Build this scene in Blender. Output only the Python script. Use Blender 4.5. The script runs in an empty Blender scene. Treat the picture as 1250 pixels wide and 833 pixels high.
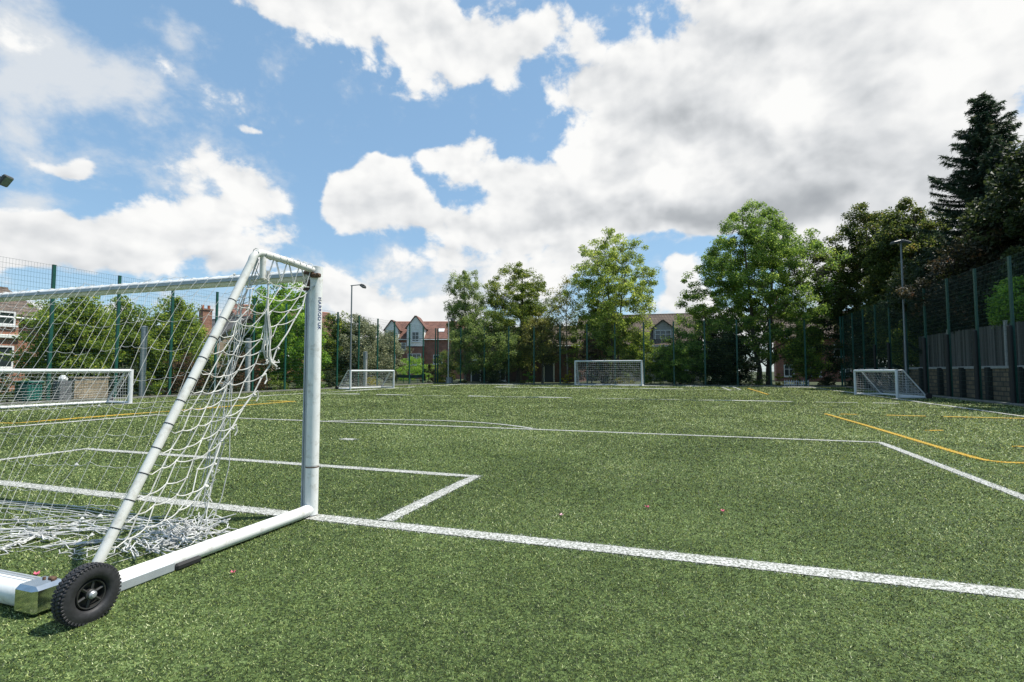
import bpy, math, random
import numpy as np
from math import radians, sin, cos, pi
rng = np.random.default_rng(7)
random.seed(7)
scene = bpy.context.scene
COL = scene.collection

# ------------------------------------------------------------------ camera geometry (metres; X along the goal line, Y up the pitch)
H = 1.25; F = 640.0; CX, CY, HZ = 625.0, 416.5, 453.0
PITCH = math.atan((HZ - CY) / F); YAW = radians(18.9)
fw = np.array([-sin(YAW)*cos(PITCH), cos(YAW)*cos(PITCH), sin(PITCH)])
rt = np.array([cos(YAW), sin(YAW), 0.0]); up = np.cross(rt, fw)
def ray(x, y): return fw + (x-CX)/F*rt - (y-CY)/F*up
def at(x, y, z=0.0):
    d = ray(x, y); t = (z-H)/d[2]; return d*t + np.array([0, 0, H])
def on_x(x, y, X):
    d = ray(x, y); return d*(X/d[0]) + np.array([0, 0, H])
def on_y(x, y, Y):
    d = ray(x, y); return d*(Y/d[1]) + np.array([0, 0, H])
cam_data = bpy.data.cameras.new('camera'); cam = bpy.data.objects.new('camera', cam_data); COL.objects.link(cam)
cam.location = (0, 0, H); cam.rotation_euler = (pi/2 + PITCH, 0, YAW)
cam_data.sensor_width = 36; cam_data.lens = F/1250*36; cam_data.clip_start = 0.05; cam_data.clip_end = 3000
scene.camera = cam
vs = scene.view_settings
vs.view_transform = 'Standard'; vs.look = 'None'; vs.exposure = 0.35; vs.gamma = 1; vs.use_curve_mapping = False

# ------------------------------------------------------------------ material helpers
def new_mat(name):
    m = bpy.data.materials.new(name); m.use_nodes = True
    nt = m.node_tree; nt.nodes.clear()
    return m, nt, nt.nodes, nt.links
def ramp(nt, pts, interp='LINEAR'):
    r = nt.nodes.new('ShaderNodeValToRGB'); cr = r.color_ramp; cr.interpolation = interp
    while len(cr.elements) < len(pts): cr.elements.new(0.5)
    for e, (p, c) in zip(cr.elements, pts):
        e.position = p; e.color = (*c, 1) if len(c) == 3 else c
    return r
def nd(nt, typ, **kw):
    n = nt.nodes.new(typ)
    for k, v in kw.items():
        if k in n.inputs.keys() and not hasattr(n, k): n.inputs[k].default_value = v
        elif hasattr(n, k): setattr(n, k, v)
        else: n.inputs[k].default_value = v
    return n
def math_n(nt, op, a, b=None, clamp=False, c=None):
    n = nt.nodes.new('ShaderNodeMath'); n.operation = op; n.use_clamp = clamp
    for i, v in enumerate((a, b, c)):
        if v is None: continue
        if isinstance(v, (int, float)): n.inputs[i].default_value = v
        else: nt.links.new(v, n.inputs[i])
    return n.outputs[0]
def simple(name, col, rough=0.5, metal=0.0, var=0.25, scale=20, bump=0.0, spec=0.5, dirt=None, dirt_amt=0.5, dirt_scale=6):
    """principled with noise variation, optional dirt patches, optional bump"""
    m, nt, N, L = new_mat(name)
    out = nd(nt, 'ShaderNodeOutputMaterial'); p = nd(nt, 'ShaderNodeBsdfPrincipled')
    L.new(p.outputs[0], out.inputs[0])
    tc = nd(nt, 'ShaderNodeTexCoord'); nz = nd(nt, 'ShaderNodeTexNoise'); nz.inputs['Scale'].default_value = scale; nz.inputs['Detail'].default_value = 6
    L.new(tc.outputs['Object'], nz.inputs['Vector'])
    lo = tuple(c*(1-var) for c in col); hi = tuple(min(1, c*(1+var)) for c in col)
    r = ramp(nt, [(0.3, lo), (0.7, hi)]); L.new(nz.outputs['Fac'], r.inputs[0])
    colout = r.outputs[0]
    if dirt:
        n2 = nd(nt, 'ShaderNodeTexNoise'); n2.inputs['Scale'].default_value = dirt_scale; n2.inputs['Detail'].default_value = 9; n2.inputs['Roughness'].default_value = 0.7
        L.new(tc.outputs['Object'], n2.inputs['Vector'])
        r2 = ramp(nt, [(0.52, (0, 0, 0)), (0.70, (dirt_amt,)*3)]); L.new(n2.outputs['Fac'], r2.inputs[0])
        mx = nd(nt, 'ShaderNodeMix', data_type='RGBA'); L.new(r2.outputs[0], mx.inputs[0]); L.new(colout, mx.inputs[6]); mx.inputs[7].default_value = (*dirt, 1)
        colout = mx.outputs[2]
    L.new(colout, p.inputs['Base Color'])
    p.inputs['Roughness'].default_value = rough; p.inputs['Metallic'].default_value = metal
    p.inputs['Specular IOR Level'].default_value = spec
    if bump:
        b = nd(nt, 'ShaderNodeBump'); b.inputs['Strength'].default_value = bump; b.inputs['Distance'].default_value = 0.02
        L.new(nz.outputs['Fac'], b.inputs['Height']); L.new(b.outputs[0], p.inputs['Normal'])
    return m
def leaf_mat(name, stops, trans=0.35, rough=0.55, attr='rnd'):
    m, nt, N, L = new_mat(name)
    out = nd(nt, 'ShaderNodeOutputMaterial')
    a = nd(nt, 'ShaderNodeAttribute'); a.attribute_name = attr
    r = ramp(nt, stops); L.new(a.outputs['Fac'], r.inputs[0])
    p = nd(nt, 'ShaderNodeBsdfPrincipled'); p.inputs['Roughness'].default_value = rough; p.inputs['Specular IOR Level'].default_value = 0.35
    L.new(r.outputs[0], p.inputs['Base Color'])
    t = nd(nt, 'ShaderNodeBsdfTranslucent')
    hs = nd(nt, 'ShaderNodeHueSaturation'); hs.inputs['Value'].default_value = 1.5; hs.inputs['Saturation'].default_value = 1.1; hs.inputs['Hue'].default_value = 0.478
    L.new(r.outputs[0], hs.inputs['Color']); L.new(hs.outputs[0], t.inputs[0])
    mx = nd(nt, 'ShaderNodeMixShader'); mx.inputs[0].default_value = trans
    L.new(p.outputs[0], mx.inputs[1]); L.new(t.outputs[0], mx.inputs[2]); L.new(mx.outputs[0], out.inputs[0])
    return m
def brick_mat(name, c1, c2, mortar, scale=1.0, bw=0.225, bh=0.075, rough=0.9, msize=0.012, var=0.35, slope=1.0):
    m, nt, N, L = new_mat(name)
    out = nd(nt, 'ShaderNodeOutputMaterial'); p = nd(nt, 'ShaderNodeBsdfPrincipled'); L.new(p.outputs[0], out.inputs[0])
    tc = nd(nt, 'ShaderNodeTexCoord'); sp = nd(nt, 'ShaderNodeSeparateXYZ'); L.new(tc.outputs['Object'], sp.inputs[0])
    s = math_n(nt, 'ADD', sp.outputs[0], sp.outputs[1]); cb = nd(nt, 'ShaderNodeCombineXYZ')
    L.new(s, cb.inputs[0]); L.new(math_n(nt, 'MULTIPLY', sp.outputs[2], slope), cb.inputs[1])
    b = nd(nt, 'ShaderNodeTexBrick'); b.inputs['Scale'].default_value = scale
    b.inputs['Brick Width'].default_value = bw; b.inputs['Row Height'].default_value = bh; b.inputs['Mortar Size'].default_value = msize
    b.inputs['Color1'].default_value = (*c1, 1); b.inputs['Color2'].default_value = (*c2, 1); b.inputs['Mortar'].default_value = (*mortar, 1)
    L.new(cb.outputs[0], b.inputs['Vector'])
    nz = nd(nt, 'ShaderNodeTexNoise'); nz.inputs['Scale'].default_value = 1.7; nz.inputs['Detail'].default_value = 8; L.new(tc.outputs['Object'], nz.inputs['Vector'])
    r = ramp(nt, [(0.3, (1-var,)*3), (0.7, (1+var*.4,)*3)]); L.new(nz.outputs['Fac'], r.inputs[0])
    mx = nd(nt, 'ShaderNodeMix', data_type='RGBA', blend_type='MULTIPLY'); mx.inputs[0].default_value = 1
    L.new(b.outputs['Color'], mx.inputs[6]); L.new(r.outputs[0], mx.inputs[7]); L.new(mx.outputs[2], p.inputs['Base Color'])
    p.inputs['Roughness'].default_value = rough
    bp = nd(nt, 'ShaderNodeBump'); bp.inputs['Strength'].default_value = 0.4; bp.inputs['Distance'].default_value = 0.02; bp.invert = True
    L.new(b.outputs['Fac'], bp.inputs['Height']); L.new(bp.outputs[0], p.inputs['Normal'])
    return m

M = {}
M['white_paint'] = simple('white_paint', (0.79, 0.79, 0.76), 0.38, var=0.05, scale=8, dirt=(0.36, 0.33, 0.26), dirt_amt=0.75, dirt_scale=9)
M['cream_paint'] = simple('cream_paint', (0.70, 0.69, 0.64), 0.4, var=0.05, scale=8, dirt=(0.3, 0.25, 0.18), dirt_amt=0.6, dirt_scale=12)
M['white_plain'] = simple('white_plain', (0.66, 0.67, 0.67), 0.45, var=0.05, scale=3)
M['net_white'] = simple('net_white', (0.60, 0.59, 0.55), 0.85, var=0.30, scale=14)
M['net_grey'] = simple('net_grey', (0.52, 0.52, 0.50), 0.8, var=0.3, scale=14)
M['net_far'] = simple('net_far', (0.62, 0.63, 0.63), 0.8, var=0.15, scale=5)
M['rust'] = simple('rust', (0.10, 0.055, 0.03), 0.8, var=0.5, scale=60)
M['steel'] = simple('steel', (0.62, 0.63, 0.62), 0.14, metal=1.0, var=0.12, scale=30)
M['galv'] = simple('galvanised', (0.36, 0.38, 0.39), 0.45, metal=0.5, var=0.15, scale=9)
M['rubber'] = simple('rubber', (0.022, 0.022, 0.024), 0.62, var=0.35, scale=35, bump=0.12)
M['rim'] = simple('rim_plastic', (0.030, 0.030, 0.028), 0.4, var=0.2, scale=20)
M['alu'] = simple('aluminium', (0.40, 0.43, 0.45), 0.5, metal=0.3, var=0.08, scale=10)
M['tie'] = simple('cable_tie', (0.02, 0.02, 0.022), 0.5)
M['blue_ink'] = simple('blue_ink', (0.02, 0.03, 0.16), 0.5)
M['fence_green'] = simple('fence_green', (0.010, 0.072, 0.052), 0.42, var=0.12, scale=3)
M['mesh_green'] = simple('mesh_green', (0.018, 0.055, 0.045), 0.5, var=0.1, scale=3)
M['pad_black'] = simple('pad_black', (0.012, 0.013, 0.013), 0.7, var=0.2, scale=4)
M['pole_grey'] = simple('pole_grey', (0.19, 0.21, 0.22), 0.5, metal=0.2, var=0.12, scale=3)
M['pole_light'] = simple('pole_light', (0.42, 0.43, 0.41), 0.6, var=0.12, scale=3)
M['lamp_body'] = simple('lamp_body', (0.07, 0.075, 0.075), 0.5, var=0.1)
M['lamp_glass'] = simple('lamp_glass', (0.20, 0.24, 0.20), 0.1, var=0.15, scale=10)
M['concrete'] = simple('concrete', (0.36, 0.36, 0.34), 0.9, var=0.2, scale=6, dirt=(0.16, 0.16, 0.14))
M['kerb'] = simple('kerb', (0.16, 0.16, 0.14), 0.9, var=0.3, scale=3)
M['timber'] = simple('weathered_timber', (0.13, 0.125, 0.115), 0.9, var=0.4, scale=5)
def plank_mat():
    m, nt, N, L = new_mat('planks'); out = nd(nt, 'ShaderNodeOutputMaterial'); p = nd(nt, 'ShaderNodeBsdfPrincipled'); L.new(p.outputs[0], out.inputs[0])
    ge = nd(nt, 'ShaderNodeNewGeometry'); tc = nd(nt, 'ShaderNodeTexCoord'); mp = nd(nt, 'ShaderNodeMapping'); mp.inputs['Scale'].default_value = (20, 20, 1.2); L.new(tc.outputs['Object'], mp.inputs[0])
    n1 = nd(nt, 'ShaderNodeTexNoise'); n1.inputs['Scale'].default_value = 2; n1.inputs['Detail'].default_value = 8; L.new(mp.outputs[0], n1.inputs['Vector'])
    f = math_n(nt, 'ADD', math_n(nt, 'MULTIPLY', ge.outputs['Random Per Island'], .6), math_n(nt, 'MULTIPLY', n1.outputs['Fac'], .5))
    r = ramp(nt, [(.15, (.022, .021, .019)), (.5, (.066, .062, .056)), (.9, (.16, .15, .138))]); L.new(f, r.inputs[0]); L.new(r.outputs[0], p.inputs['Base Color']); p.inputs['Roughness'].default_value = .9
    return m
M['planks'] = plank_mat()
M['coping'] = simple('coping', (0.40, 0.40, 0.37), 0.9, var=0.2, scale=3)
M['bark'] = simple('bark', (0.11, 0.09, 0.065), 0.95, var=0.5, scale=12)
M['bark_pale'] = simple('bark_pale', (0.30, 0.27, 0.22), 0.9, var=0.5, scale=8)
M['brick_red'] = brick_mat('brick_red', (0.36, 0.105, 0.06), (0.27, 0.075, 0.045), (0.26, 0.22, 0.18))
M['brick_orange'] = brick_mat('brick_orange', (0.44, 0.17, 0.09), (0.34, 0.12, 0.065), (0.32, 0.27, 0.22))
M['brick_dark'] = brick_mat('brick_dark', (0.17, 0.06, 0.042), (0.12, 0.045, 0.035), (0.16, 0.13, 0.11))
M['brick_buff'] = brick_mat('brick_buff', (0.40, 0.30, 0.20), (0.32, 0.23, 0.15), (0.36, 0.31, 0.25))
M['stone'] = brick_mat('stone', (0.27, 0.20, 0.12), (0.15, 0.12, 0.08), (0.07, 0.06, 0.05), bw=0.42, bh=0.2, msize=0.025)
M['sandstone'] = brick_mat('sandstone', (0.42, 0.34, 0.23), (0.34, 0.27, 0.18), (0.26, 0.22, 0.16), bw=0.5, bh=0.22, msize=0.02)
M['roof_red'] = brick_mat('roof_red', (0.24, 0.11, 0.075), (0.16, 0.075, 0.055), (0.09, 0.05, 0.04), bw=0.3, bh=0.3, msize=0.03, slope=1.5)
M['roof_brown'] = brick_mat('roof_brown', (0.19, 0.14, 0.105), (0.14, 0.105, 0.08), (0.07, 0.055, 0.045), bw=0.35, bh=0.38, msize=0.04, slope=1.5)
M['roof_grey'] = brick_mat('roof_grey', (0.13, 0.125, 0.12), (0.10, 0.095, 0.095), (0.06, 0.06, 0.06), bw=0.3, bh=0.3, msize=0.025, slope=1.5)
M['render'] = simple('render', (0.76, 0.78, 0.72), 0.9, var=0.08, scale=4)
M['render_cream'] = simple('render_cream', (0.40, 0.38, 0.34), 0.9, var=0.12, scale=3)
M['frame_white'] = simple('frame_white', (0.75, 0.75, 0.73), 0.5, var=0.05)
M['pane'] = simple('pane', (0.035, 0.045, 0.05), 0.06, var=0.4, scale=1.5, spec=0.8)
M['door'] = simple('door', (0.025, 0.03, 0.04), 0.4)
M['terracotta'] = simple('terracotta', (0.38, 0.15, 0.08), 0.85)
M['bin_green'] = simple('bin_green', (0.015, 0.14, 0.11), 0.45, var=0.2, scale=4)
M['box_grey'] = simple('box_grey', (0.17, 0.175, 0.18), 0.6, var=0.2, scale=4)
M['dark_green_cover'] = simple('dark_green_cover', (0.012, 0.05, 0.04), 0.5, var=0.3, scale=2)
M['petal'] = simple('petal', (0.55, 0.10, 0.16), 0.6, var=0.3, scale=200)
M['petal_pale'] = simple('petal_pale', (0.72, 0.42, 0.48), 0.6, var=0.2, scale=200)
M['tufts'] = leaf_mat('turf_fibre', [(0.0, (0.006, 0.010, 0.004)), (0.30, (0.026, 0.046, 0.011)), (0.54, (0.150, 0.208, 0.046)), (0.81, (0.41, 0.48, 0.145)), (1.0, (0.68, 0.73, 0.40))], trans=0.25, rough=0.45)
for n_ in M['tufts'].node_tree.nodes:
    if n_.type == 'BSDF_PRINCIPLED': n_.inputs['Roughness'].default_value = .5; n_.inputs['Specular IOR Level'].default_value = .4
M['white_fibre'] = leaf_mat('white_fibre', [(0.0, (0.03, 0.04, 0.02)), (0.27, (0.10, 0.12, 0.08)), (0.46, (0.46, 0.47, 0.44)), (1.0, (0.64, 0.64, 0.61))], trans=0.15, rough=0.5)
M['yellow_fibre'] = leaf_mat('yellow_fibre', [(0.0, (0.34, 0.20, 0.01)), (0.4, (0.60, 0.36, 0.015)), (1.0, (0.72, 0.46, 0.03))], trans=0.15, rough=0.5)
M['blue_fibre'] = leaf_mat('blue_fibre', [(0.0, (0.02, 0.05, 0.10)), (1.0, (0.06, 0.12, 0.22))], trans=0.15, rough=0.5)

# ------------------------------------------------------------------ mesh helpers
class MB:
    def __init__(s): s.v = []; s.f = []; s.n = 0; s.r = []
    def add(s, v, f, r=None):
        v = np.asarray(v, float).reshape(-1, 3); f = np.asarray(f, np.int64)
        s.v.append(v); s.f.append(f + s.n); s.n += len(v)
        s.r.append(np.full(len(v), 0.5) if r is None else np.asarray(r, float))
    def box(s, c, size, rz=0.0, rot=None, bev=0.0):
        x, y, z = [d/2 for d in size]
        if bev > 0:
            b = min(bev, x*.9, y*.9, z*.9); pts = []
            # chamfered box: 24 verts
            vs_ = []
            for sx in (-1, 1):
                for sy in (-1, 1):
                    for sz in (-1, 1):
                        vs_ += [(sx*x, sy*(y-b), sz*(z-b)), (sx*(x-b), sy*y, sz*(z-b)), (sx*(x-b), sy*(y-b), sz*z)]
            v = np.array(vs_); idx = lambda i, j, k, a: ((i*2+j)*2+k)*3+a
            f4 = []; f3 = []
            for i in (0, 1):
                f4.append([idx(i, 0, 0, 0), idx(i, 1, 0, 0), idx(i, 1, 1, 0), idx(i, 0, 1, 0)])
                f4.append([idx(0, i, 0, 1), idx(1, i, 0, 1), idx(1, i, 1, 1), idx(0, i, 1, 1)])
                f4.append([idx(0, 0, i, 2), idx(1, 0, i, 2), idx(1, 1, i, 2), idx(0, 1, i, 2)])
            for i in (0, 1):
                for j in (0, 1):
                    f4.append([idx(i, j, 0, 0), idx(i, j, 1, 0), idx(i, j, 1, 1), idx(i, j, 0, 1)])
                    f4.append([idx(i, 0, j, 0), idx(i, 1, j, 0), idx(i, 1, j, 2), idx(i, 0, j, 2)])
                    f4.append([idx(0, i, j, 1), idx(1, i, j, 1), idx(1, i, j, 2), idx(0, i, j, 2)])
                    for k in (0, 1): f3.append([idx(i, j, k, 0), idx(i, j, k, 1), idx(i, j, k, 2)])
        else:
            v = np.array([(-x, -y, -z), (x, -y, -z), (x, y, -z), (-x, y, -z), (-x, -y, z), (x, -y, z), (x, y, z), (-x, y, z)])
            f4 = [(0, 3, 2, 1), (4, 5, 6, 7), (0, 1, 5, 4), (1, 2, 6, 5), (2, 3, 7, 6), (3, 0, 4, 7)]; f3 = []
        if rot is not None: v = v @ np.asarray(rot).T
        elif rz:
            c_, s_ = cos(rz), sin(rz); v = v @ np.array([[c_, s_, 0], [-s_, c_, 0], [0, 0, 1]])
        v = v + np.asarray(c, float)
        n0 = s.n; s.add(v, f4)
        if f3: s.f.append(np.array(f3) + n0)
        return s
    def tube(s, pts, r, n=8, cap=True, r2=None, flat=1.0, rv=None):
        """tube along a polyline; r a radius or a list of radii"""
        p = np.asarray(pts, float); k = len(p)
        rr = np.full(k, r, float) if np.isscalar(r) else np.asarray(r, float)
        t = np.empty_like(p); t[1:-1] = p[2:] - p[:-2]; t[0] = p[1]-p[0]; t[-1] = p[-1]-p[-2]
        t /= np.linalg.norm(t, axis=1)[:, None] + 1e-12
        a = np.array([0, 0, 1.0]) if abs(t[0][2]) < .9 else np.array([0, 1.0, 0])
        u = np.cross(a, t[0]); u /= np.linalg.norm(u)
        ang = np.linspace(0, 2*pi, n, endpoint=False); rings = []
        for i in range(k):
            u = u - t[i]*np.dot(u, t[i]); u /= np.linalg.norm(u) + 1e-12
            w = np.cross(t[i], u)
            rings.append(p[i] + rr[i]*(np.cos(ang)[:, None]*u + flat*np.sin(ang)[:, None]*w))
        v = np.concatenate(rings); i = np.arange(k-1)[:, None]*n; j = np.arange(n)[None]; j2 = (j+1) % n
        f = np.stack([i+j, i+j2, i+n+j2, i+n+j], -1).reshape(-1, 4)
        n0 = s.n; s.add(v, f, None if rv is None else np.full(len(v), rv))
        if cap and n >= 4:
            s.f.append(np.array([list(range(n0+n-1, n0-1, -1))])); s.f.append(np.array([list(range(n0+(k-1)*n, n0+k*n))]))
        return s
    def quads(s, q, r=None):
        q = np.asarray(q, float); n = len(q)
        s.add(q.reshape(-1, 3), np.arange(n*4).reshape(n, 4), None if r is None else np.repeat(r, 4)); return s
    def tris(s, q, r=None):
        q = np.asarray(q, float); n = len(q)
        s.add(q.reshape(-1, 3), np.arange(n*3).reshape(n, 3), None if r is None else np.repeat(r, 3)); return s
    def lathe(s, prof, axis='z', n=24, c=(0, 0, 0), close=False):
        pr = np.asarray(prof, float); k = len(pr); a = np.linspace(0, 2*pi, n, endpoint=False)
        x = pr[:, 0][:, None]*np.cos(a); y = pr[:, 0][:, None]*np.sin(a); z = np.repeat(pr[:, 1][:, None], n, 1)
        v = np.stack([x, y, z], -1).reshape(-1, 3)
        if axis == 'x': v = v[:, [2, 0, 1]]
        if axis == 'y': v = v[:, [0, 2, 1]]
        kk = k if close else k-1
        i = np.arange(kk)[:, None]*n; i2 = ((np.arange(kk)+1) % k)[:, None]*n; j = np.arange(n)[None]; j2 = (j+1) % n
        s.add(v + np.asarray(c, float), np.stack([i+j, i+j2, i2+j2, i2+j], -1).reshape(-1, 4)); return s
    def build(s, name, mat, parent=None, smooth=False, local=False, rnd=False):
        me = bpy.data.meshes.new(name)
        v = np.concatenate(s.v)
        if parent is not None and not local: v = v - np.array(parent_loc(parent))
        me.vertices.add(len(v)); me.vertices.foreach_set('co', v.astype(np.float32).ravel())
        flat = [a.ravel() for a in s.f]; tot = np.concatenate([np.full(len(a), a.shape[1]) for a in s.f])
        idx = np.concatenate(flat).astype(np.int32)
        me.loops.add(len(idx)); me.loops.foreach_set('vertex_index', idx)
        me.polygons.add(len(tot)); st = np.concatenate([[0], np.cumsum(tot)[:-1]]).astype(np.int32)
        me.polygons.foreach_set('loop_start', st)
        me.polygons.foreach_set('use_smooth', np.full(len(tot), smooth))
        me.update(calc_edges=True); me.validate()
        if rnd:
            a = me.attributes.new('rnd', 'FLOAT', 'POINT'); a.data.foreach_set('value', np.concatenate(s.r).astype(np.float32))
        me.materials.append(mat)
        if smooth: me.set_sharp_from_angle(angle=radians(40))
        o = bpy.data.objects.new(name, me); COL.objects.link(o)
        if parent is not None: o.parent = parent
        return o
def parent_loc(p):
    l = np.array(p.location)
    while p.parent is not None:
        p = p.parent; l = l + np.array(p.location)
    return l
def tag(o, label=None, cat=None, group=None, kind=None):
    if label: o['label'] = label
    if cat: o['category'] = cat
    if group: o['group'] = group
    if kind: o['kind'] = kind
    return o
def empty(name, loc, label, cat, group=None, rz=0.0):
    o = bpy.data.objects.new(name, None); COL.objects.link(o); o.location = tuple(float(c) for c in loc); o.rotation_euler = (0, 0, rz)
    o.empty_display_size = 0.2
    return tag(o, label, cat, group)
def copy_tree(o, parent=None):
    c = o.copy(); COL.objects.link(c); c.parent = parent
    for ch in list(o.children): copy_tree(ch, c)
    return c

# ------------------------------------------------------------------ light and sky
SUN_EL = radians(62); sx, sy = 0.888, 0.46
sun_az = math.atan2(sx, sy)                     # clockwise from +Y
sun_data = bpy.data.lights.new('sun', 'SUN'); sun = bpy.data.objects.new('sun', sun_data); COL.objects.link(sun)
sun_data.energy = 5.0; sun_data.angle = radians(0.53); sun_data.color = (1.0, 0.95, 0.87)
sun.rotation_euler = (pi/2 - SUN_EL, 0, -sun_az + pi); sun.location = (20, 10, 40)
world = bpy.data.worlds.new('World'); scene.world = world; world.use_nodes = True
nt = world.node_tree; nt.nodes.clear(); L = nt.links
wout = nd(nt, 'ShaderNodeOutputWorld'); bg = nd(nt, 'ShaderNodeBackground'); bg.inputs[1].default_value = 0.1
L.new(bg.outputs[0], wout.inputs[0])
sky = nd(nt, 'ShaderNodeTexSky'); sky.sky_type = 'NISHITA'; sky.sun_disc = False
sky.sun_elevation = SUN_EL; sky.sun_rotation = sun_az; sky.air_density = 1.0; sky.dust_density = 0.3; sky.ozone_density = 1.5
tc = nd(nt, 'ShaderNodeTexCoord'); sepd = nd(nt, 'ShaderNodeSeparateXYZ'); L.new(tc.outputs['Generated'], sepd.inputs[0])
def phth(px, py):
    d = ray(px, py); d = d/np.linalg.norm(d); return math.atan2(d[0], d[1]), math.asin(d[2])
phi = math_n(nt, 'ARCTAN2', sepd.outputs[0], sepd.outputs[1]); the = math_n(nt, 'ARCSINE', sepd.outputs[2])
pt = nd(nt, 'ShaderNodeCombineXYZ'); L.new(phi, pt.inputs[0]); L.new(the, pt.inputs[1])
# domain warp so that cloud outlines are not ellipses
wn = nd(nt, 'ShaderNodeTexNoise'); wn.inputs['Scale'].default_value = 5.0; wn.inputs['Detail'].default_value = 4; L.new(pt.outputs[0], wn.inputs['Vector'])
wsub = nd(nt, 'ShaderNodeVectorMath', operation='SUBTRACT'); L.new(wn.outputs['Color'], wsub.inputs[0]); wsub.inputs[1].default_value = (.5, .5, .5)
wmul = nd(nt, 'ShaderNodeVectorMath', operation='MULTIPLY'); L.new(wsub.outputs[0], wmul.inputs[0]); wmul.inputs[1].default_value = (.26, .17, 0)
wpt = nd(nt, 'ShaderNodeVectorMath', operation='ADD'); L.new(pt.outputs[0], wpt.inputs[0]); L.new(wmul.outputs[0], wpt.inputs[1])
def blobs(spec, vec, outer=1.45):
    acc = None
    for (x, y, rx, ry, w) in spec:
        p0 = phth(x, y); a = phth(x+rx, y); b = phth(x, y-ry)
        rphi = abs(a[0]-p0[0]); rth = abs(b[1]-p0[1])
        s_ = nd(nt, 'ShaderNodeVectorMath', operation='SUBTRACT'); L.new(vec, s_.inputs[0]); s_.inputs[1].default_value = (p0[0], p0[1], 0)
        m_ = nd(nt, 'ShaderNodeVectorMath', operation='MULTIPLY'); L.new(s_.outputs[0], m_.inputs[0]); m_.inputs[1].default_value = (1/rphi, 1/rth, 0)
        l_ = nd(nt, 'ShaderNodeVectorMath', operation='LENGTH'); L.new(m_.outputs[0], l_.inputs[0])
        r_ = nd(nt, 'ShaderNodeMapRange'); r_.interpolation_type = 'SMOOTHSTEP'
        L.new(l_.outputs['Value'], r_.inputs[0]); r_.inputs[1].default_value = 0; r_.inputs[2].default_value = outer; r_.inputs[3].default_value = w; r_.inputs[4].default_value = 0
        acc = r_.outputs[0] if acc is None else (math_n(nt, 'ADD', acc, r_.outputs[0]))
    return acc
CUMULUS = [
 (470, 15, 170, 60, 1.4), (570, 62, 80, 40, .9), (390, 25, 80, 36, .6), (505, 92, 30, 24, .45), (625, 95, 26, 36, .5),
 (900, 60, 230, 130, 1.4), (1120, 80, 190, 190, 1.6), (800, 170, 120, 95, 1.2), (960, 210, 190, 90, 1.4), (1180, 260, 160, 130, 1.4), (690, 30, 50, 40, .6), (700, 95, 60, 34, .45),
 (735, 205, 75, 55, .95), (850, 262, 160, 32, 1.0), (640, 40, 40, 50, .5),
 (470, 238, 68, 50, 1.35), (436, 226, 46, 28, .7), (464, 190, 24, 24, .75), (525, 262, 48, 36, .9), (495, 212, 34, 30, .5),
 (556, 182, 36, 26, 1.05), (612, 214, 60, 30, 1.0), (655, 262, 70, 46, 1.1), (590, 292, 70, 26, .9), (705, 280, 60, 36, .8),
 (525, 322, 54, 24, .9), (120, 296, 160, 36, 1.4), (240, 270, 80, 32, 1.0), (15, 285, 80, 42, 1.1), (310, 305, 66, 22, .8), (150, 268, 60, 26, .6),
 (415, 345, 60, 30, .9), (480, 372, 85, 28, 1.0), (640, 335, 70, 26, .8), (828, 352, 38, 42, 1.25), (600, 395, 130, 34, .7),
 (1000, 320, 90, 44, 1.0), (150, 400, 180, 46, .9), (900, 400, 220, 44, .8), (305, 160, 12, 8, .6), (690, 330, 50, 30, .6),
 (88, 194, 58, 20, 1.0), (262, 214, 66, 26, .72), (300, 240, 60, 26, .7), (350, 278, 36, 18, .7), (185, 62, 34, 24, .5)]
WISPS = [(60, 40, 160, 70, .75), (110, 110, 100, 60, .6), (20, 130, 70, 70, .7), (270, 225, 105, 50, .7), (90, 193, 75, 28, .5), (215, 40, 40, 50, .45), (120, 70, 60, 40, .3), (10, 230, 60, 36, .8), (500, 350, 130, 50, .8), (620, 345, 90, 50, .7), (330, 50, 60, 40, .3), (350, 285, 50, 26, .4), (700, 330, 100, 40, .6), (420, 395, 200, 40, .8), (820, 300, 60, 16, .25)]
GREY = [(770, 258, 120, 26, 1.0), (890, 268, 130, 28, .95), (820, 160, 85, 50, .55), (1010, 230, 130, 60, .85), (925, 190, 60, 35, .35), (1090, 300, 120, 45, .6), (250, 316, 80, 12, .7), (520, 286, 60, 14, .4), (100, 322, 120, 12, .55), (650, 292, 70, 18, .5), (1190, 190, 80, 70, .45), (750, 80, 60, 40, .25), (640, 66, 45, 24, .3), (540, 92, 60, 13, .3), (560, 320, 60, 10, .25), (900, 30, 120, 40, .3)]
BRIGHT = [(812, 210, 58, 30, 1.0), (970, 125, 55, 28, .8), (1150, 70, 80, 60, .8), (695, 160, 36, 50, .5), (470, 215, 60, 40, .35), (235, 262, 60, 16, .4), (440, 30, 120, 30, .35)]
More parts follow.
